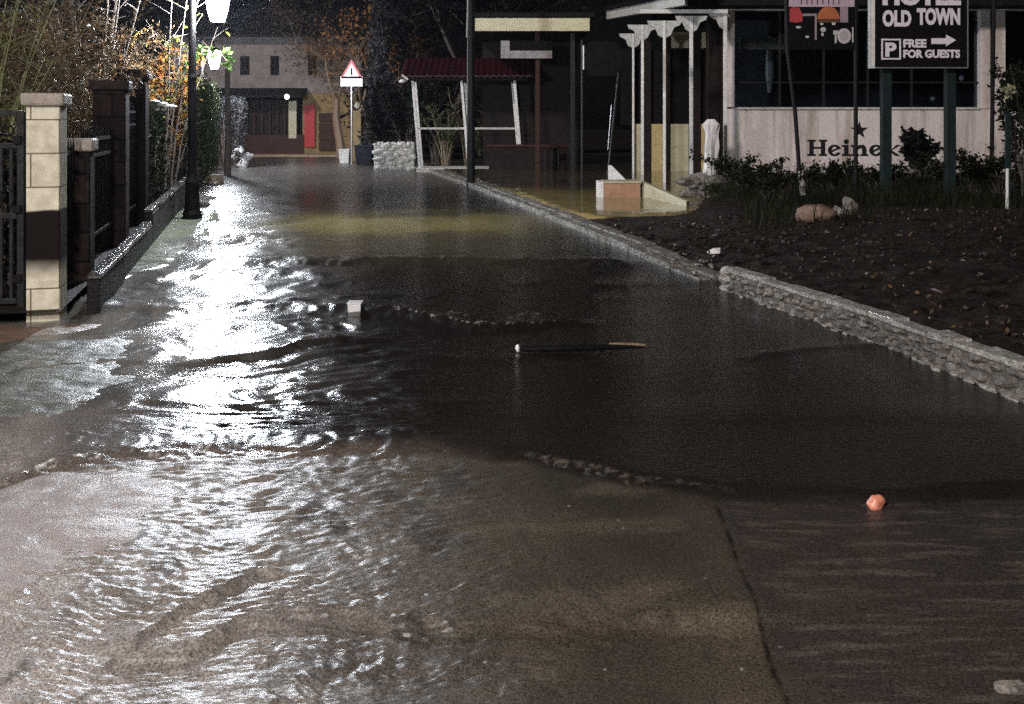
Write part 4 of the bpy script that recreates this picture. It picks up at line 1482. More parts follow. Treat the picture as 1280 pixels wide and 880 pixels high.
for i, px in enumerate((685, 694)):
    st_ = thing('bar_stool', ('left' if i == 0 else 'right') + ' hand pale legged stool standing in the dark kiosk', 'stool', (X(px, 27.2), 27.2, .05), 0, 'stools in the kiosk')
    for dx, dy in ((-.09, -.15), (.09, -.15), (-.09, .15), (.09, .15)):
        MB().tube([(dx * 1.1, dy * 1.1, 0), (dx * .8, dy * .8, .72)], .014, 6).build('leg', M['greyiron'], st_)
    MB().lathe([(.13, .72), (.15, .74), (.15, .77), (.12, .78)], 14).build('seat', M['brownwood'], st_)

# dark poles, projecting plate, leaning pole
pl_ = thing('utility_pole', 'thick dark pole standing at the far kerb in front of the red roofed shelter', 'pole', (X(588.5, 22.6), 22.6, 0))
MB().lathe([(.105, -.1), (.10, .3), (.085, 4.6), (.08, 5.4), (.0, 5.42)], 12).build('shaft', M['iron'], pl_)
MB().tube([(-.05, -.04, 4.7), (-.085, -.05, 3.5)], .03, 6).build('pole_highlight', M['silver'], pl_)  # pale strip standing in for the highlight on the pole
pj = thing('sign_pole', 'thin steel pole carrying a dark projecting plate seen against the veranda', 'sign', (X(727.5, 20.6), 20.6, 0))
MB().tube([(0, 0, -.1), (0, 0, Zv(50, 20.6))], .028, 10).build('pole', M['greyiron'], pj)
yj = 20.6
c0 = [(X(730, yj), Zv(62, yj)), (X(738, yj), Zv(52, yj)), (X(768, yj), Zv(52, yj)), (X(779, yj), Zv(62, yj)), (X(779, yj), Zv(84, yj)), (X(768, yj), Zv(95, yj)), (X(738, yj), Zv(95, yj)), (X(730, yj), Zv(84, yj))]
MB().prism_xz([(a_ - X(727.5, yj), b_) for a_, b_ in c0], -.03, .03).build('plate', M['black'], pj, bevel=.006)
MB().box(X(729, yj) - X(727.5, yj) - .012, X(729, yj) - X(727.5, yj) + .014, -.05, -.032, Zv(87, yj), Zv(57, yj)).build('lit_edge', M['whitepaint'], pj)  # lit edge of the plate, painted on as a white strip
ln_ = thing('leaning_pole', 'thin dark pole leaning to the right before the veranda', 'pole', (X(757, 21.5), 21.5, 0))
MB().tube([(0, 0, -.1), (X(776, 21.5) - X(757, 21.5), .1, Zv(70, 21.5))], .022, 8).build('shaft', M['greyiron'], ln_)
MB().tube([(.05, -.02, .9), (.13, -.02, 1.9)], .012, 6).build('wet_strap', M['silver'], ln_)

# ------------------------------------------------------------------ restaurant
YF = 25.0
rx = X(915, YF)
rs = thing('restaurant', 'low restaurant with an off white glazed front and a wooden veranda on its left side', 'restaurant', (rx, YF, 0))


def fb(mb, x0, x1, y0, y1, Y, dep):
    return px_box(mb, x0, x1, y0, y1, Y, dep, rx, YF, 0)


low = MB()
fb(low, 905, 1420, 136, 216, YF, .25)
low.build('lower_wall', M['render'], rs)
sl = MB()
fb(sl, 918, 1226, 134, 136.8, YF - .05, .4)
sl.build('window_sill', M['greywhite'], rs)
for (a_, b_) in ((905, 918.5), (1226, 1238), (1244, 1257), (1400, 1420)):
    m_ = MB()
    fb(m_, a_, b_, 11, 133.8 if a_ < 1000 else 135.8, YF - .03, .3)
    m_.build('pilaster', M['render'], rs, bevel=.01)
m_ = MB()
fb(m_, 900, 1420, 7, 13, YF - .06, .34)
m_.build('head_beam', M['greywhite'], rs, bevel=.008)
m_ = MB()
fb(m_, 850, 1430, -25, 6.6, YF - .9, 6)
m_.build('eave', M['darkroof'], rs)
wf = MB()
for px in (975, 1030, 1085, 1140, 1190):
    fb(wf, px - .9, px + .9, 13.2, 133.8, YF + .08, .06)
for py in (103,):
    fb(wf, 918.7, 1225.8, py - .8, py + .8, YF + .075, .05)
wf.build('window_bars', M['greyiron'], rs)
g = MB()
fb(g, 918.6, 1225.8, 13.1, 133.9, YF + .16, .012)
g.build('window_pane', M['glass'], rs)
g = MB()
fb(g, 1257.2, 1399, 13.1, 135.7, YF + .16, .012)
g.build('window_pane', M['glass'], rs)
bk = MB()
fb(bk, 918, 1420, 5, 215, YF + 2.7, .2)
bk.build('inner_wall', M['innerwall'], rs)
fl_ = MB()
fl_.box(X(918, YF) - rx, X(1420, YF) - rx, .3, 2.68, -.1, Zv(205, YF))
fl_.build('inner_floor', M['darkwood'], rs)
cl_ = MB()
fb(cl_, 925, 1000, 47, 62, YF + .6, .08)
cl_.build('pale_inner_beam', M['creampanel'], rs)
# veranda
dk = MB()
fb(dk, 886, 904.6, 6.8, 216, YF - .1, .4)
dk.build('corner_column', M['darkwood'], rs, bevel=.01)
YV = 27.2
vb = MB()
fb(vb, 776, 886, 62, 156, YV, .1)
vb.build('veranda_back', M['black'], rs)
vb = MB()
fb(vb, 838, 886, 40, 60, YV - .1, .06)
vb.build('cream_band', M['creampanel'], rs)
for a_, b_, mm in ((792, 804, 'creampanel'), (814, 829, 'yellowpanel'), (838, 861, 'creampanel'), (876, 887, 'yellowpanel')):
    vb = MB()
    fb(vb, a_, b_, 155, 226, YV - .12, .08)
    vb.build('veranda_panel', M[mm], rs, bevel=.01)
for a_, b_ in ((804.4, 813.6), (829.4, 837.6), (861.4, 875.6)):
    vb = MB()
    fb(vb, a_, b_, 40, 226, YV - .16, .16)
    vb.build('veranda_column', M['darkwood'], rs)
for px, yv, pt, wd in ((906.5, 24.3, 17, .085), (864, 24.0, 20, .08), (830.5, 22.3, 26, .055), (803, 25.4, 31, .065), (791.5, 27.0, 42, .05)):
    x = X(px, yv) - rx
    zt = Zv(pt, yv)
    po = MB().box(x - wd / 2, x + wd / 2, yv - YF - .05, yv - YF + .05, -.02, zt).build('veranda_post', M['whitepaint'], rs, bevel=.006)
    br = MB()
    for sg in (-1, 1):
        if px > 880 and sg > 0:
            continue
        br.prism_xz([(x + sg * (wd / 2 + .001), zt), (x + sg * .40, zt), (x + sg * .36, zt - .10), (x + sg * .22, zt - .16), (x + sg * .14, zt - .34), (x + sg * (wd / 2 + .001), zt - .40)], yv - YF - .03, yv - YF + .03)
    br.build('bracket', M['greywhite'], po)
ra = MB()
za = Zv(17, 24.2)
ra.box(X(800, 24.2) - rx, X(909, 24.2) - rx, -.86, -.74, za + .003, za + .10)
ra.build('veranda_beam', M['whitepaint'], rs)
# sloping veranda eave with a pale gutter
e0, e1 = Vector((X(758, 27.5) - rx, 27.5 - YF, Zv(24, 27.5))), Vector((X(856, 23.2) - rx, 23.2 - YF, Zv(6, 23.2)))
ge = MB()
up = Vector((0, 0, .24))
bk_ = Vector((.10, .16, 0))
ge.add([e0, e1, e1 + up, e0 + up, e0 + bk_, e1 + bk_, e1 + up + bk_, e0 + up + bk_], [(0, 1, 2, 3), (7, 6, 5, 4), (0, 4, 5, 1), (3, 2, 6, 7), (1, 5, 6, 2), (0, 3, 7, 4)])
ge.build('gutter', M['greywhite'], rs)
vr = MB()
q0, q1 = e0 + up + Vector((-.05, -.1, .004)), e1 + up + Vector((-.05, -.1, .004))
q2, q3 = q1 + Vector((3.2, 1.5, 1.2)), q0 + Vector((3.2, 2.5, 1.2))
th = Vector((0, 0, .1))
vr.add([q0, q1, q2, q3, q0 + th, q1 + th, q2 + th, q3 + th], [(0, 3, 2, 1), (4, 5, 6, 7), (0, 1, 5, 4), (1, 2, 6, 5), (2, 3, 7, 6), (3, 0, 4, 7)])
vr.build('veranda_roof', M['darkroof'], rs)


# brand lettering and star on the lower wall
def slab(mb, kind, x, z, h, w_, y):
    s_ = h * .27
    sf_ = h * .125

    def bx_(a0, a1, b0, b1):
        mb.box(x + a0, x + a1, y - .004, y, z + b0, z + b1)
    if kind == 'H':
        for a0 in (w_ * .10, w_ * .90 - s_):
            bx_(a0, a0 + s_, sf_, h - sf_)
            bx_(a0 - s_ * .45, a0 + s_ * 1.45, 0, sf_)
            bx_(a0 - s_ * .45, a0 + s_ * 1.45, h - sf_, h)
        bx_(w_ * .10 + s_, w_ * .90 - s_, h * .44, h * .56)
        return
    xh = h * .68
    if kind == 'i':
        bx_(w_ * .5 - s_ / 2, w_ * .5 + s_ / 2, sf_, xh)
        bx_(w_ * .5 - s_, w_ * .5 + s_, 0, sf_)
        bx_(w_ * .5 - s_, w_ * .5 - s_ / 2, xh - sf_, xh)
        mb.prism_xz([(x + w_ * .5 + .6 * s_ * math.cos(k * .785), z + h * .88 + .6 * s_ * math.sin(k * .785)) for k in range(8)], y - .004, y)
    elif kind == 'e':
        cx, cz = x + w_ * .5, z + xh * .5
        ro, ri = (w_ * .46, xh * .52), (w_ * .46 - s_ * .9, xh * .52 - sf_)
        tilt = .25
        n = 22
        for k in range(n):
            t0, t1 = tilt + (5.6) * k / n, tilt + 5.6 * (k + 1) / n
            mb.prism_xz([(cx + ro[0] * math.cos(t0), cz + ro[1] * math.sin(t0)), (cx + ro[0] * math.cos(t1), cz + ro[1] * math.sin(t1)),
                         (cx + ri[0] * math.cos(t1), cz + ri[1] * math.sin(t1)), (cx + ri[0] * math.cos(t0), cz + ri[1] * math.sin(t0))], y - .004, y)
        mb.prism_xz([(cx - ri[0], cz - sf_ * .9), (cx + ri[0] * 1.02, cz + sf_ * .3), (cx + ri[0] * 1.02, cz + sf_ * 1.3), (cx - ri[0], cz + sf_ * .1)], y - .0035, y)
    elif kind == 'n':
        for a0 in (w_ * .12, w_ * .88 - s_):
            bx_(a0, a0 + s_, sf_, xh - (0 if a0 < w_ * .3 else s_ * .9))
            bx_(a0 - s_ * .4, a0 + s_ * 1.4, 0, sf_)
        bx_(w_ * .12 - s_ * .45, w_ * .12, xh - sf_, xh)
        mb.prism_xz([(x + w_ * .12 + s_, z + xh * .72), (x + w_ * .45, z + xh), (x + w_ * .75, z + xh), (x + w_ * .88, z + xh - s_ * .8),
                     (x + w_ * .88 - s_, z + xh - s_ * 1.0), (x + w_ * .6, z + xh - s_ * .7), (x + w_ * .12 + s_, z + xh * .55)], y - .0045, y)
    elif kind == 'k':
        bx_(w_ * .12, w_ * .12 + s_, sf_, h)
        bx_(w_ * .12 - s_ * .4, w_ * .12 + s_ * 1.4, 0, sf_)
        mb.prism_xz([(x + w_ * .12 + s_, z + xh * .38), (x + w_ * .75, z + xh), (x + w_, z + xh), (x + w_ * .5, z + xh * .5), (x + w_ * 1.02, z), (x + w_ * .72, z), (x + w_ * .34, z + xh * .42)], y - .0045, y)


br = MB()
hL = Zv(174.5, YF) - Zv(195, YF)
xx = X(1009, YF) - rx
zz = Zv(195, YF)
tot = X(1166, YF) - X(1009, YF)
ws_ = [1.25, .92, .56, 1.12, .92, 1.08, .92, 1.12]
k = tot / sum(ws_)
for ch, w_ in zip('Heineken', ws_):
    slab(br, ch, xx, zz, hL, w_ * k, -.004)
    xx += w_ * k
br.build('brand_lettering', M['darkpaint'], rs)
sr = MB()
cx, cz = X(1074, YF) - rx, Zv(163, YF)
sr.prism_xz([(cx + (.24 if q % 2 == 0 else .095) * math.sin(q * math.pi / 5), cz + (.24 if q % 2 == 0 else .095) * math.cos(q * math.pi / 5)) for q in range(10)], -.008, -.004)
sr.build('star_emblem', M['darkpaint'], rs)

# things seen inside the glazed front and on the veranda
pa = thing('folded_parasol', 'pale folded parasol behind the left hand restaurant window', 'parasol', (X(962, 26.2), 26.2, .3))
MB().tube([(0, 0, 0), (0, 0, 3.6)], .025, 8).build('pole', M['brownwood'], pa)
MB().lathe([(.05, 2.0), (.12, 2.5), (.10, 3.0), (.04, 3.55)], 10).build('canopy', M['greywhite'], pa)
bw_ = thing('hanging_banner', 'pale torn cloth hanging behind the left hand restaurant window', 'cloth', (X(974, 26), 26.0, Zv(68, 26)))
MB().prism_xz([(-.18, .28), (-.05, .12), (.10, .55), (.22, .60), (.20, .02), (.08, .0), (.0, .10), (-.14, .22)], 0, .02).build('cloth', M['greywhite'], bw_)
for i, (px, py) in enumerate(((1202, 98), (1166, 124))):
    hl = thing('hanging_globe', ('higher' if i == 0 else 'lower') + ' small white globe seen through the right end of the restaurant window', 'lamp', (X(px, 26.4), 26.4, Zv(py, 26.4)), 0, 'white globes in the restaurant')
    MB().blob((0, 0, 0), (.07, .07, .08), random.Random(i), 2, .02).build('globe', M['whiteplastic'], hl, smooth=True)
    MB().tube([(0, 0, .08), (0, 0, Zv(14, 26.4) - Zv(py, 26.4))], .012, 6).build('cord', M['greyiron'], hl)
for i, px in enumerate((990, 1055, 1120)):
    tb = thing('dining_chair', ('leftmost', 'middle', 'rightmost')[i] + ' dark chair back showing above the restaurant window sill', 'chair', (X(px, 26.6), 26.6, Zv(205, YF)), 0, 'chairs in the restaurant')
    MB().box(-.22, .22, -.22, .22, .44, .48).build('seat', M['brownwood'], tb)
    for dx, dy in ((-.19, -.19), (.19, -.19), (-.19, .19), (.19, .19)):
        MB().box(dx - .02, dx + .02, dy - .02, dy + .02, 0, .438).build('leg', M['brownwood'], tb)
    bb = MB()
    for dx in (-.19, 0, .19):
        bb.box(dx - .02, dx + .02, .18, .21, .482, 2.0 if False else 1.15)
    bb.box(-.22, .22, .175, .215, 1.152, 1.25)
    bb.build('backrest', M['brownwood'], tb)
fp = thing('covered_stand', 'crumpled white sheet wrapped round a dark stand beside the corner column', 'covered stand', (X(893, 23.7), 23.7, .1))
r = random.Random(17)
pm = MB()
n = 14
prof = [(.16, .10), (.15, .4), (.17, .8), (.14, 1.1), (.18, 1.35), (.08, 1.48)]
base = len(pm.v)
for j, (rr_, z) in enumerate(prof):
    for k in range(n):
        a_ = 2 * math.pi * k / n
        q = rr_ * (1 + .3 * math.sin(3 * a_ + j * .9) + r.uniform(-.12, .12))
        pm.v.append((-.08 + q * math.cos(a_) - .03 * j * 0, q * math.sin(a_), z))
for j in range(len(prof) - 1):
    for k in range(n):
        pm.f.append((j * n + k, j * n + (k + 1) % n, (j + 1) * n + (k + 1) % n, (j + 1) * n + k))
pm.f.append(tuple(range(5 * n, 6 * n)))
pm.build('sheet', M['whiteplastic'], fp)
MB().tube([(.12, .05, 0), (.10, .05, 1.6)], .07, 8).build('stand', M['iron'], fp)

vl = thing('veranda_lamp', 'warm ceiling lamp tucked up under the veranda roof', 'lamp', (X(852, 24.9), 24.9, Zv(22, 24.9)))
sh_ = MB()
sh_.tube([(.09 * math.cos(k * math.pi / 8), .09 * math.sin(k * math.pi / 8), 0) for k in range(17)], .012, 6)
for k in range(16):
    a0, a1 = k * math.pi / 8, (k + 1) * math.pi / 8
    sh_.add([(.09 * math.cos(a0), .09 * math.sin(a0), 0), (.09 * math.cos(a1), .09 * math.sin(a1), 0), (.07 * math.cos(a1), .07 * math.sin(a1), .20), (.07 * math.cos(a0), .07 * math.sin(a0), .20)], [(0, 1, 2, 3)])
sh_.add([(.07 * math.cos(k * math.pi / 8), .07 * math.sin(k * math.pi / 8), .20) for k in range(16)], [tuple(range(16))])
sh_.build('shade', M['iron'], vl)
MB().blob((0, 0, .075), (.04, .04, .04), random.Random(1), 2, .01).build('bulb', M['bulb_warm'], vl, smooth=True)

# kerbed step block on the terrace
yb_ = 18.0
stp = thing('step_block', 'step block with warm light painted on its face and pale edges at the edge of the wet terrace', 'step', (X(748, yb_), yb_, .1))
w0 = X(800, yb_) - X(748, yb_)
MB().box(.10, w0, .004, .5, -.05, .28).build('riser', M['orangeface'], stp, bevel=.006)
MB().box(.0, .098, 0, .5, -.05, .31).build('left_edge', M['whitepaint'], stp, bevel=.006)
MB().box(.10, w0 + .03, -.01, .52, .282, .32).build('tread', M['creampanel'], stp, bevel=.006)
p1 = Vector((w0 + .032, .2, 0))
p2 = Vector((X(858, 16.2) - X(748, yb_), 16.2 - yb_, 0))
nn = Vector((.35, .6, 0)).normalized() * .16
rm = MB()
rm.add([p1 + Vector((0, 0, -.1)), p2 + Vector((0, 0, -.1)), p2 + nn + Vector((0, 0, -.1)), p1 + nn + Vector((0, 0, -.1)),
        p1 + Vector((0, 0, .31)), p2 + Vector((0, 0, .10)), p2 + nn + Vector((0, 0, .10)), p1 + nn + Vector((0, 0, .31))],
       [(0, 3, 2, 1), (4, 5, 6, 7), (0, 1, 5, 4), (1, 2, 6, 5), (2, 3, 7, 6), (3, 0, 4, 7)])
rm.build('ramp_edge', M['creampanel'], stp, bevel=.008)
yt = 20.3
tag(MB().prism_xz([(0, 0), (0, .36), (.06, .36), (.40, .02), (.40, 0)], 0, .12).build('ramp_cheek', M['whitepaint'], None, (X(761, yt), yt, Zv(228, yt)), bevel=.006),
    'white triangular ramp cheek standing behind the step block', 'ramp cheek')

# rubble heap by the terrace corner
rng = random.Random(21)
spots = [(862, 258), (872, 262), (884, 258), (868, 245), (880, 247), (893, 250), (872, 232), (884, 235), (896, 238), (866, 225), (878, 222), (890, 226), (902, 246), (860, 240), (876, 254), (898, 258), (855, 228)]
for i, (px, py) in enumerate(spots):
    yy = 18.5 + rng.uniform(-.6, .6)
    zz = Zv(py, yy)
    k = rng.uniform(.10, .20)
    tag(MB().rock((0, 0, 0), (k * 1.5, k, k * .7), rng, 20).build('rubble_stone', M['rubble'], None, (X(px, yy), yy, max(zz, .12)), bevel=.012),
        'brown stone in the rubble heap at the corner of the terrace', 'stone', 'stones of the rubble heap')

# ------------------------------------------------------------------ signs on the right bank
YH = 17.0
hx0, hx1 = X(1095, YH), X(1209, YH)
zb, zt = Zv(84, YH), Zv(-42, YH)
sg = thing('hotel_sign', 'black hotel sign board reading HOTEL OLD TOWN with white lettering, on two green posts', 'sign board', (hx0, YH, .2))
W = hx1 - hx0
oz = .2
MB().box(0, W, 0, .12, zb - oz, zt - oz).build('board', M['black'], sg, bevel=.004)
f_ = MB()
f_.box(-.012, W + .012, -.012, .0, zb - oz - .018, zb - oz).box(W, W + .016, -.012, .12, zb - oz + .001, zt - oz)
f_.build('edge_trim', M['silver'], sg)
MB().box(-.105, -.013, .01, .11, zb - oz - .02, zt - oz).build('side_panel', M['whitepaint'], sg, bevel=.004)
u = W / 114.0                              # one photo pixel of the board


def bx(px):
    return (px - 1095) * u


def bz(py):
    return Zv(py, YH) - oz


tx_ = MB()
add_text(tx_, 'HOTEL', bx(1103), -.008, bz(7), (1201 - 1103) * u, 25 * u, offset=.055)
tx_.build('lettering', M['letter'], sg)
tx_ = MB()
add_text(tx_, 'OLD', bx(1103), -.008, bz(33.5), 36 * u, 21 * u, offset=.05)
tx_.build('lettering', M['letter'], sg)
tx_ = MB()
add_text(tx_, 'TOWN', bx(1146), -.008, bz(31.5), 54 * u, 21.5 * u, offset=.05)
tx_.build('lettering', M['letter'], sg)
tx_ = MB()
add_text(tx_, 'FREE', bx(1129), -.008, bz(59.5), 29 * u, 10.5 * u, offset=.045)
tx_.build('lettering', M['letter'], sg)
tx_ = MB()
add_text(tx_, 'FOR GUESTS', bx(1129), -.008, bz(72.5), 71 * u, 10.5 * u, offset=.045)
tx_.build('lettering', M['letter'], sg)
tx_ = MB()
add_text(tx_, 'P', bx(1106.5), -.008, bz(71), 14 * u, 18 * u, offset=.045)
tx_.build('lettering', M['letter'], sg)
ar = MB()
x0_, z0_ = bx(1164), bz(51)
ar.prism_xz([(x0_, z0_ - 4 * u), (x0_, z0_ + 3.2 * u), (x0_ + 18.5 * u, z0_ + 3.2 * u), (x0_ + 18.5 * u, z0_ + 7.5 * u), (x0_ + 31 * u, z0_ + 1 * u), (x0_ + 18.5 * u, z0_ - 6.8 * u), (x0_ + 18.5 * u, z0_ - 4 * u)], -.009, -.002)
ar.build('arrow', M['letter'], sg)
fr = MB()
a0, a1, b0, b1 = bx(1101.5), bx(1126), bz(74.5), bz(48.5)
t3 = 2.0 * u
fr.box(a0, a1, -.009, -.002, b0, b0 + t3).box(a0, a1, -.009, -.002, b1 - t3, b1).box(a0, a0 + t3, -.009, -.002, b0 + t3 + .0005, b1 - t3 - .0005).box(a1 - t3, a1, -.009, -.002, b0 + t3 + .0005, b1 - t3 - .0005)
fr.build('parking_frame', M['letter'], sg)
for px in (1107, 1187):
    x = X(px, YH + .2) - hx0
    po = MB().box(x - .085, x + .085, .125, .26, -.25, zt - oz - .1).build('post', M['greengrey'], sg, bevel=.008)

YO = 16.2
po0, po1 = X(985.5, YO), X(1068, YO)
ps = thing('menu_poster', 'poster of burger dishes hung between a leaning and an upright dark pole', 'poster', (po0, YO, .2))
Wp = po1 - po0
zb, zt = Zv(62, YO) - .2, Zv(-38, YO) - .2
up_ = Wp / 82.5


def qx(px):
    return (px - 985.5) * up_


def qz(py):
    return Zv(py, YO) - .2


MB().box(0, Wp, 0, .03, zb, zt).build('panel', M['black'], ps, bevel=.003)
MB().box(qx(986), qx(1068), -.004, -.001, qz(8.5), zt - .01).build('heading_band', mat('pinkish_print', (.46, .36, .42), (.36, .28, .34), scale=9), ps)
hd = MB()
for i, px in enumerate((1001, 1008, 1014, 1021, 1028, 1035, 1041, 1048)):
    hd.box(qx(px), qx(px) + .014, -.007, -.0045, qz(5.5), qz(-9))
hd.build('heading_strokes', M['darkpaint'], ps)
MB().box(qx(1050), qx(1060), -.0038, -.001, qz(28), qz(8.6)).build('pale_strip', mat('pale_pink_print', (.30, .22, .27), (.22, .16, .2), scale=9), ps)


def disc(cx, cz, rx_, rz_, y0, y1, n=24, half=False):
    rng_ = [math.pi * k / (n - 1) for k in range(n)] if half else [2 * math.pi * k / n for k in range(n)]
    return MB().prism_xz([(cx + rx_ * math.cos(a_), cz + rz_ * math.sin(a_)) for a_ in rng_], y0, y1)


MB().prism_xz([(qx(987), qz(27)), (qx(987), qz(11)), (qx(992), qz(9)), (qx(999), qz(10)), (qx(1003), qz(18)), (qx(1003), qz(27)), (qx(995), qz(28.5))], -.006, -.001).build('red_dish', mat('red_print', (.42, .04, .05), (.28, .03, .03), scale=14), ps)
disc(qx(1035.5), qz(24), 14 * up_, 16 * up_, -.007, -.001, half=True).build('bun_top', mat('orange_print', (.42, .14, .045), (.28, .07, .03), scale=12), ps)
MB().prism_xz([(qx(1022), qz(28)), (qx(1023), qz(25)), (qx(1048), qz(25)), (qx(1050), qz(28))], -.0065, -.001).build('bun_filling', mat('brown_print', (.06, .03, .015), (.11, .05, .03), scale=20), ps)
MB().prism_xz([(qx(1003), qz(17)), (qx(1020.8), qz(17)), (qx(1020.8), qz(50)), (qx(1018.5), qz(50)), (qx(1018.5), qz(20)), (qx(1003), qz(20))], -.005, -.001).build('dividing_line', mat('grey_print', (.30, .24, .26), (.22, .18, .19), scale=9), ps)
pl2 = disc(qx(1055), qz(45), 8.6 * up_, 9.6 * up_, -.006, -.001).build('plate', mat('white_print', (.48, .44, .46), (.38, .35, .37), scale=9), ps)
disc(qx(1055), qz(45), 5.5 * up_, 6 * up_, -.0075, -.0062).build('plate_well', mat('offwhite_print', (.36, .33, .34), (.30, .27, .28), scale=9), pl2)
MB().box(qx(1043.5), qx(1045.5), -.006, -.001, qz(54), qz(38)).box(qx(1041.5), qx(1047.5), -.0055, -.001, qz(43), qz(38)).build('fork', M['greywhite'], ps)
MB().box(qx(1065), qx(1066.7), -.006, -.001, qz(53), qz(34)).build('knife', M['greywhite'], ps)
r = random.Random(31)
for (px, py, a_, b_) in ((998, 34, 3.5, 1.6), (1009, 46, 2.4, 1.6), (1029, 37, 3.6, 3.2), (1042, 29, 2.6, 2.6), (1027, 30, 2.0, 1.6), (1028, 43, 1.5, 2.4)):
    MB().prism_xz([(qx(px) + a_ * up_ * math.cos(k * .7), qz(py) + b_ * up_ * math.sin(k * .7)) for k in range(9)], -.0058, -.001).build('garnish', M['greywhite'], ps)
lp = MB().tube([(qx(983), .05, zt + .2), (qx(985), .05, qz(60)), (qx(995), .05, qz(140)), (qx(1003), .05, qz(252))], .035, 10)
lp.build('leaning_pole', M['iron'], ps)
MB().tube([(qx(1071), .05, zt + .2), (qx(1071), .05, qz(256))], .035, 10).build('upright_pole', M['iron'], ps)
MB().tube([(qx(1002), .02, qz(214)), (qx(1004), .02, qz(244))], .05, 8).build('pole_sleeve', M['greywhite'], ps)

dp = thing('thin_pole', 'thin dark pole standing in front of the right hand pilasters of the restaurant', 'pole', (X(1239, 19), 19.0, .2))
MB().tube([(0, 0, -.2), (X(1243, 19) - X(1239, 19), 0, 4.6)], .04, 10).build('shaft', M['iron'], dp)
wr = MB().tube([(0.05, -.005, 3.9), (.045, -.005, 4.4)], .012, 6)
wr.build('wire', M['greyiron'], dp)

# mesh fence panel at the right edge
YM = 14.0
mf = thing('mesh_fence', 'green wire mesh fence with a white post at the right edge of the bank', 'fence', (X(1260, YM), YM, .25))
MB().box(-.03, .03, -.03, .03, -.3, Zv(141, YM) - .25).build('post', M['greengrey'], mf)
MB().tube([(-.034, -.04, .02), (-.03, -.04, .62)], .022, 8).build('white_sleeve', M['whitepaint'], mf)
ms = MB()
zt = Zv(143, YM) - .25
for i in range(13):
    ms.tube([(.03, 0, .05 + i * (zt - .08) / 12), (3.4, .5, .05 + i * (zt - .08) / 12)], .006 if i % 3 else .014, 5)
for i in range(26):
    ms.tube([(.1 + i * .13, i * .0195, .02), (.1 + i * .13, i * .0195, zt)], .005, 5)
ms.build('wire_mesh', M['greyiron'], mf)
MB().box(3.4, 3.46, .47, .53, -.3, zt + .03).build('far_post', M['greengrey'], mf)
shrub('flowering_bush', 'green bush with a pale bloom above the mesh fence at the right edge', 'bush', (X(1285, 16), 16.0, .3), 16, 2.3, .75, M['bark'], M['darkleaf'], 2200, .10, 411, r0=.015)
bl_ = MB()
r = random.Random(6)
for i in range(46):
    bl_.leaf((r.gauss(0, .03), r.gauss(0, .03), r.gauss(0, .03)), .10, r, .2, .6)
tag(bl_.build('pale_bloom', mat('pale_yellow_bloom', (.34, .33, .2), (.2, .19, .11), scale=20), None, at(1262, 114, 15.3)),
    'single pale yellow bloom beside the right hand pilaster', 'flower')

# ------------------------------------------------------------------ planting and litter on the right bank
pb = shrub('dark_bush', 'dark broad leaved bush covering the end of the brand lettering', 'bush', (X(1151, 23.2), 23.2, .3), 14, .95, .36, M['bark'], M['blackleaf'], 1300, .17, 421, r0=.014)
for i, (px, py, yy, h, sp_, n, lb) in enumerate((
        (925, 285, 19.5, .62, .75, 1100, 'dark weedy bush on the bank between the rubble heap and the leaning pole'),
        (965, 280, 16.0, .6, .7, 1000, 'dark weedy bush left of the foot of the leaning pole'),
        (1040, 255, 18.5, .50, .8, 1000, 'dark weedy bush between the two poster poles under the lettering'),
        (1095, 240, 18.0, .52, .7, 800, 'dark weedy bush at the foot of the left hotel sign post'),
        (1215, 235, 17.6, .75, .8, 1500, 'dark weedy bush right of the right hotel sign post'),
        (1250, 235, 17.2, .8, .6, 900, 'dark weedy bush left of the mesh fence'))):
    shrub('weedy_bush', lb, 'bush', (X(px, yy), yy, .25), 16, h, sp_, M['bark'], M['darkleaf'], n, .085, 430 + i, r0=.009)
gr = MB()
r = random.Random(51)
for i in range(9000):
    px = r.uniform(880, 1330)
    yy = r.choice((r.uniform(12.0, 16), r.uniform(15, 22), r.uniform(15, 23)))
    x = X(px, yy)
    if px < 930 and yy < 15:
        continue
    dens = math.sin(x * 2.1) + math.sin(yy * 1.7 + x) + .9 * math.sin(x * .7 + yy)
    if dens < r.uniform(-1.6, 1.2):
        continue
    gr.blade((x, yy, .22), r.uniform(.10, .40), r.uniform(.008, .018), r, .9)
struct(gr.build('bank_grass', M['grass']), True)
tag(bpy.data.objects['bank_grass'], 'dark unkempt grass growing on the right bank below the signs', 'grass', None, 'stuff')
tag(MB().rock((0, 0, .06), (.30, .2, .17), random.Random(8), 40).build('clay_boulder', M['clay'], None, (X(1020, 12.6), 12.6, .27), bevel=.02),
    'low pinkish brown boulder lying in the weeds near the leaning pole', 'boulder')
rk = random.Random(9)
tag(MB().rock((0, 0, .05), (.09, .09, .13), rk, 20).build('pale_rock', M['kerbstone'], None, (X(1047, 12.7), 12.7, .28), bevel=.01),
    'small pale rock touching the right end of the pinkish boulder', 'rock')
tag(MB().rock((0, 0, .1), (.11, .11, .2), rk, 22).build('pale_rock', M['rubble'], None, (X(1062, 13.2), 13.2, .28), bevel=.01),
    'upright pale rock at the foot of the upright poster pole', 'rock')
lt_ = MB().add([(-.06, -.04, 0), (.05, -.05, .01), (.07, .03, .06), (-.03, .04, .035), (-.01, 0, .06), (-.08, .02, .015)], [(0, 1, 2, 3), (0, 3, 5), (3, 2, 4), (1, 4, 2), (0, 4, 1), (0, 5, 4), (5, 3, 4)])
tag(lt_.build('crumpled_paper', M['whiteplastic'], None, (X(893, 10.4), 10.4, float(Zv(317, 10.4)))), 'crumpled white paper lying on the dark bank above the end of the stone wall', 'litter')
rc = MB()
r = random.Random(10)
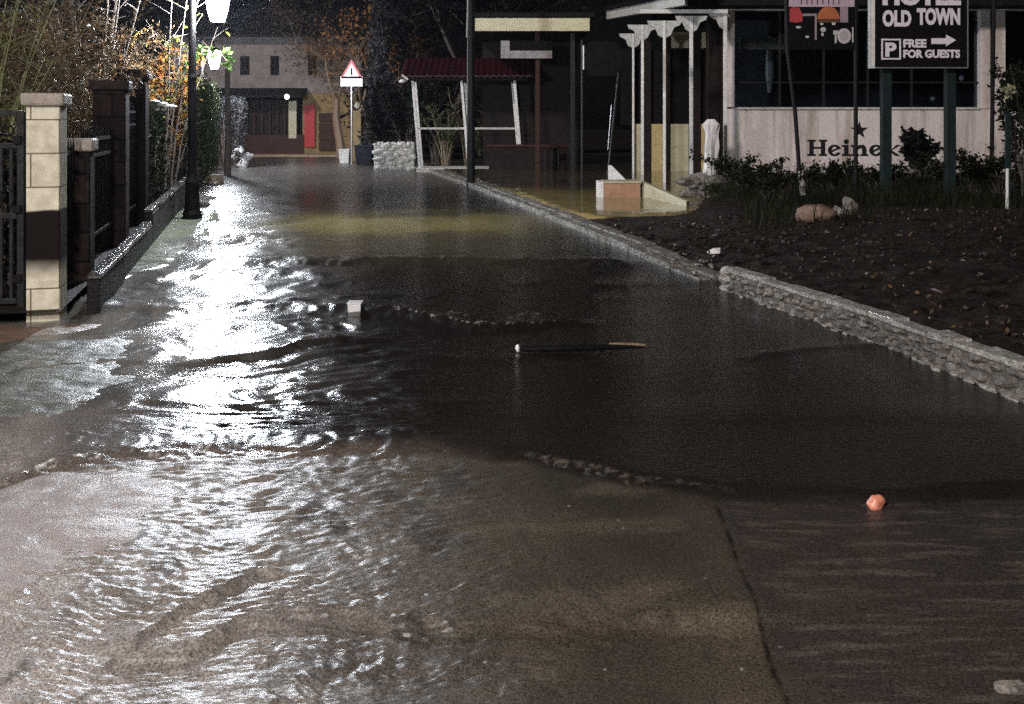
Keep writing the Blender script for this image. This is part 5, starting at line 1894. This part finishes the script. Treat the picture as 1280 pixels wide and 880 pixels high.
for i in range(7):
    rc.blob((i * .09, r.uniform(-.05, .05), .0), (.09, .10, .03), r, 2, .3)
tag(rc.build('red_cloth', M['redcloth'], None, (X(905, 11.3), 11.3, Zv(310, 11.3) + .0), smooth=True), 'dark red rag lying on the bank just beyond the crumpled paper', 'rag')
r = random.Random(62)
cd = MB()
for i in range(1500):
    yy = r.uniform(5.2, 13.5)
    u_ = r.uniform(.3, 5.5)
    x = float(kx(yy)) + u_
    zl = (.17 if yy < 8.8 else .10) + .16 * float(sstep(.4, 3.0, u_)) + .10 * float(sstep(2.5, 6, u_))
    k = r.uniform(.008, .035) if r.random() < .93 else r.uniform(.03, .055)
    cd.rock((x, yy, zl + .018), (k * 1.3, k, k * .7), r, 10)
o = cd.build('soil_clods', M['clod'])
struct(o, True)
tag(o, 'clods of dark earth and small stones strewn over the right bank', 'soil clods', None, 'stuff')
r = random.Random(61)
fl = MB()
for i in range(520):
    yy = r.uniform(5.5, 13)
    x = float(kx(yy)) + r.uniform(.35, 5)
    u_ = x - float(kx(yy))
    zl = .175 + .16 * float(sstep(.4, 3.0, u_)) + .10 * float(sstep(2.5, 6, u_)) + .015 if yy < 8.8 else .115 + .16 * float(sstep(.4, 3.0, u_)) + .10 * float(sstep(2.5, 6, u_))
    fl.leaf((x, yy, zl + r.uniform(0, .03)), .045, r, 0, .6)
o = fl.build('leaf_litter', M['brownleaf'])
struct(o, True)
tag(o, 'scattered brown fallen leaves on the dark soil behind the stone wall', 'fallen leaves', None, 'stuff')

# ------------------------------------------------------------------ things in the water
yc = gp(444, 391)[1]
cu = thing('floating_tub', 'white square plastic tub floating in the middle of the flooded street', 'tub', (*gp(444, 391)[:2], -.02))
MB().add([(-.05, -.05, 0), (.05, -.05, 0), (.05, .05, 0), (-.05, .05, 0), (-.055, -.055, .10), (.055, -.055, .10), (.055, .055, .10), (-.055, .055, .10)],
         [(0, 3, 2, 1), (4, 5, 6, 7), (0, 1, 5, 4), (1, 2, 6, 5), (2, 3, 7, 6), (3, 0, 4, 7)]).build('body', M['whiteplastic'], cu, bevel=.006)
MB().box(-.06, .06, -.06, .06, .102, .112).build('rim', M['whiteplastic'], cu, bevel=.003)
pk = gp(647, 441)
pq = gp(805, 437)
sk = thing('drifting_stick', 'dark drifting branch with a pale broken end, lying across the water', 'branch', (pk[0], pk[1], 0))
v = Vector((pq[0] - pk[0], pq[1] - pk[1], 0))
MB().tube([v * 0 + Vector((.03, 0, .025)), v * .3 + Vector((0, -.03, .03)), v * .7 + Vector((0, -.02, .028)), v + Vector((0, 0, .018))], [.018, .023, .019, .009], 8).build('bark', M['black'], sk)
MB().blob((0, 0, .03), (.016, .016, .03), random.Random(3), 2, .2).build('broken_end', M['whiteplastic'], sk, smooth=True)
MB().tube([v * .72 + Vector((0, -.01, .05)), v * .9 + Vector((0, 0, .04)), v + Vector((.01, 0, .03))], [.006, .01, .009], 6).build('peeled_tip', M['palebark'], sk)
tag(MB().blob((0, 0, .002), (.037, .034, .032), random.Random(12), 3, .16).build('floating_ball', M['orangefruit'], None, gp(1094, 630), smooth=True),
    'small peach coloured ball half sunk in the water on the right', 'ball')
tag(MB().rock((0, 0, .0), (.06, .035, .016), random.Random(14), 30).build('pale_stone', M['rubble'], None, gp(1264, 860), bevel=.004),
    'pale flat stone in the shallow water at the lower right', 'stone')

# ------------------------------------------------------------------ trees behind


def tree(name, label, base, h, tr, leafm, nleaf, ls, seed, crown_from=.35, spread=.45, depth=4, barkm='bark', trunk_frac=.35, leafspread=.2, group=None):
    r = random.Random(seed)
    t_ = thing(name, label, 'tree', base, 0, group)
    tm, lm = MB(), MB()
    tips = []

    def grow(p, d, ln, rad, k):
        pts, rs_ = [p], [rad]
        for q in range(3):
            d = (d + Vector((r.gauss(0, .12), r.gauss(0, .12), r.gauss(.04, .08)))).normalized()
            p = p + d * ln / 3
            pts.append(p)
            rs_.append(rad * (1 - .12 * (q + 1)))
        tm.tube(pts, rs_, 7 if k > 2 else 4, cap=False)
        if k <= 2:
            tips.extend([(pts[1], pts[2]), (pts[2], pts[3])])
        if k == 0:
            return
        for _ in range(r.choice((3, 3, 4)) if k > 1 else 3):
            a = Vector((r.gauss(0, 1), r.gauss(0, 1), r.gauss(.25, .5))).normalized()
            nd = (d * (1 - spread) + a * (spread + .2)).normalized()
            grow(pts[r.choice((2, 3, 3))], nd, ln * r.uniform(.62, .85), rs_[-1] * r.uniform(.5, .68), k - 1)
    grow(Vector((0, 0, -.1)), Vector((r.gauss(0, .05), r.gauss(0, .05), 1)), h * trunk_frac, tr, depth)
    tm.build('trunk', M[barkm], t_)
    for i in range(nleaf):
        a, b = tips[r.randrange(len(tips))]
        lm.leaf(a.lerp(b, r.random()) + Vector((r.gauss(0, leafspread), r.gauss(0, leafspread), r.gauss(0, leafspread))), ls, r, .1, .6)
    if nleaf:
        lm.build('crown', leafm, t_)
    return t_


tree('autumn_tree', 'nearly bare tree with a few orange leaves behind the warning sign', (X(446, 38), 38, 0), 6.5, .16, M['rustleaf'], 1300, .15, 501, leafspread=.15, spread=.6, depth=5, barkm='warmbark')
tree('bare_tree', 'bare dark tree spreading in front of the old house', (X(428, 39.5), 39.5, 0), 7.5, .21, M['brownleaf'], 2600, .12, 502, spread=.66, depth=6, barkm='warmbark')
tree('dark_tree', 'dark leafy tree over the left hand garden, behind the shrubs', (-9.5, 19, 0), 8, .2, M['blackleaf'], 7000, .16, 503)
tree('dark_tree', 'dark leafy tree in the garden far left, behind the iron gate', (-8.3, 12.5, 0), 7, .2, M['blackleaf'], 7000, .14, 504)
tree('dark_tree', 'tall dark tree above the red roofed shelter', (X(560, 36), 36, 0), 9, .25, M['blackleaf'], 9000, .22, 505, leafspread=.35)
tree('dark_tree', 'dark tree between the warning sign and the shelter', (X(515, 40), 40, 0), 7.5, .22, M['blackleaf'], 8000, .22, 506, leafspread=.35)


def conifer(name, label, base, h, w_, leafm, n, ls, seed):
    r = random.Random(seed)
    t_ = thing(name, label, 'tree', base)
    MB().tube([(0, 0, -.1), (0, 0, h * .5), (0, 0, h * .97)], [.14, .09, .02], 8).build('trunk', M['bark'], t_)
    lm = MB()
    for i in range(n):
        f = r.random() ** .8
        rad = w_ * (1 - f) ** .8 * (.75 + .25 * math.sin(f * 34)) + .05
        a = r.uniform(0, 6.283)
        rad *= .75 + .25 * math.sin(a * 5 + f * 21)
        k = r.uniform(.55, 1.05)
        lm.leaf((rad * k * math.cos(a), rad * k * math.sin(a), h * (.12 + .88 * f) - rad * k * .25), ls, r, -.5, .4)
    lm.build('crown', leafm, t_)
    return t_


conifer('conifer', 'greyish drooping conifer above the warning sign', (X(474, 35.5), 35.5, 0), 6.7, .85, M['greyleaf'], 6500, .20, 511)
hedge('dark_hedge', 'dark shrubbery between the black bin and the shelter', 0, 1, 0, 1, 1, M['blackleaf'], 0, .1, 512, core=False) if False else None
for i, (px, yy, h, lb) in enumerate(((478, 35, 2.6, 'dark round bush behind the black bin'), (510, 34, 3.0, 'dark round bush behind the whitewashed wall stub'), (548, 34.5, 3.2, 'dark round bush behind the left of the shelter'),
                                     (640, 34, 3.4, 'dark round bush behind the right of the shelter'))):
    shrub('dark_bush', lb, 'bush', (X(px, yy), yy, 0), 16, h, 1.0, M['bark'], M['blackleaf'], 2600, .16, 520 + i, r0=.02)

# ------------------------------------------------------------------ render settings
sc.view_settings.view_transform = 'Standard'
sc.view_settings.look = 'None'
sc.view_settings.exposure = 0.0
sc.view_settings.gamma = 1.0
sc.cycles.sample_clamp_indirect = 1.5
sc.cycles.sample_clamp_direct = 80.0
sc.cycles.max_bounces = 6
sc.cycles.use_denoising = False
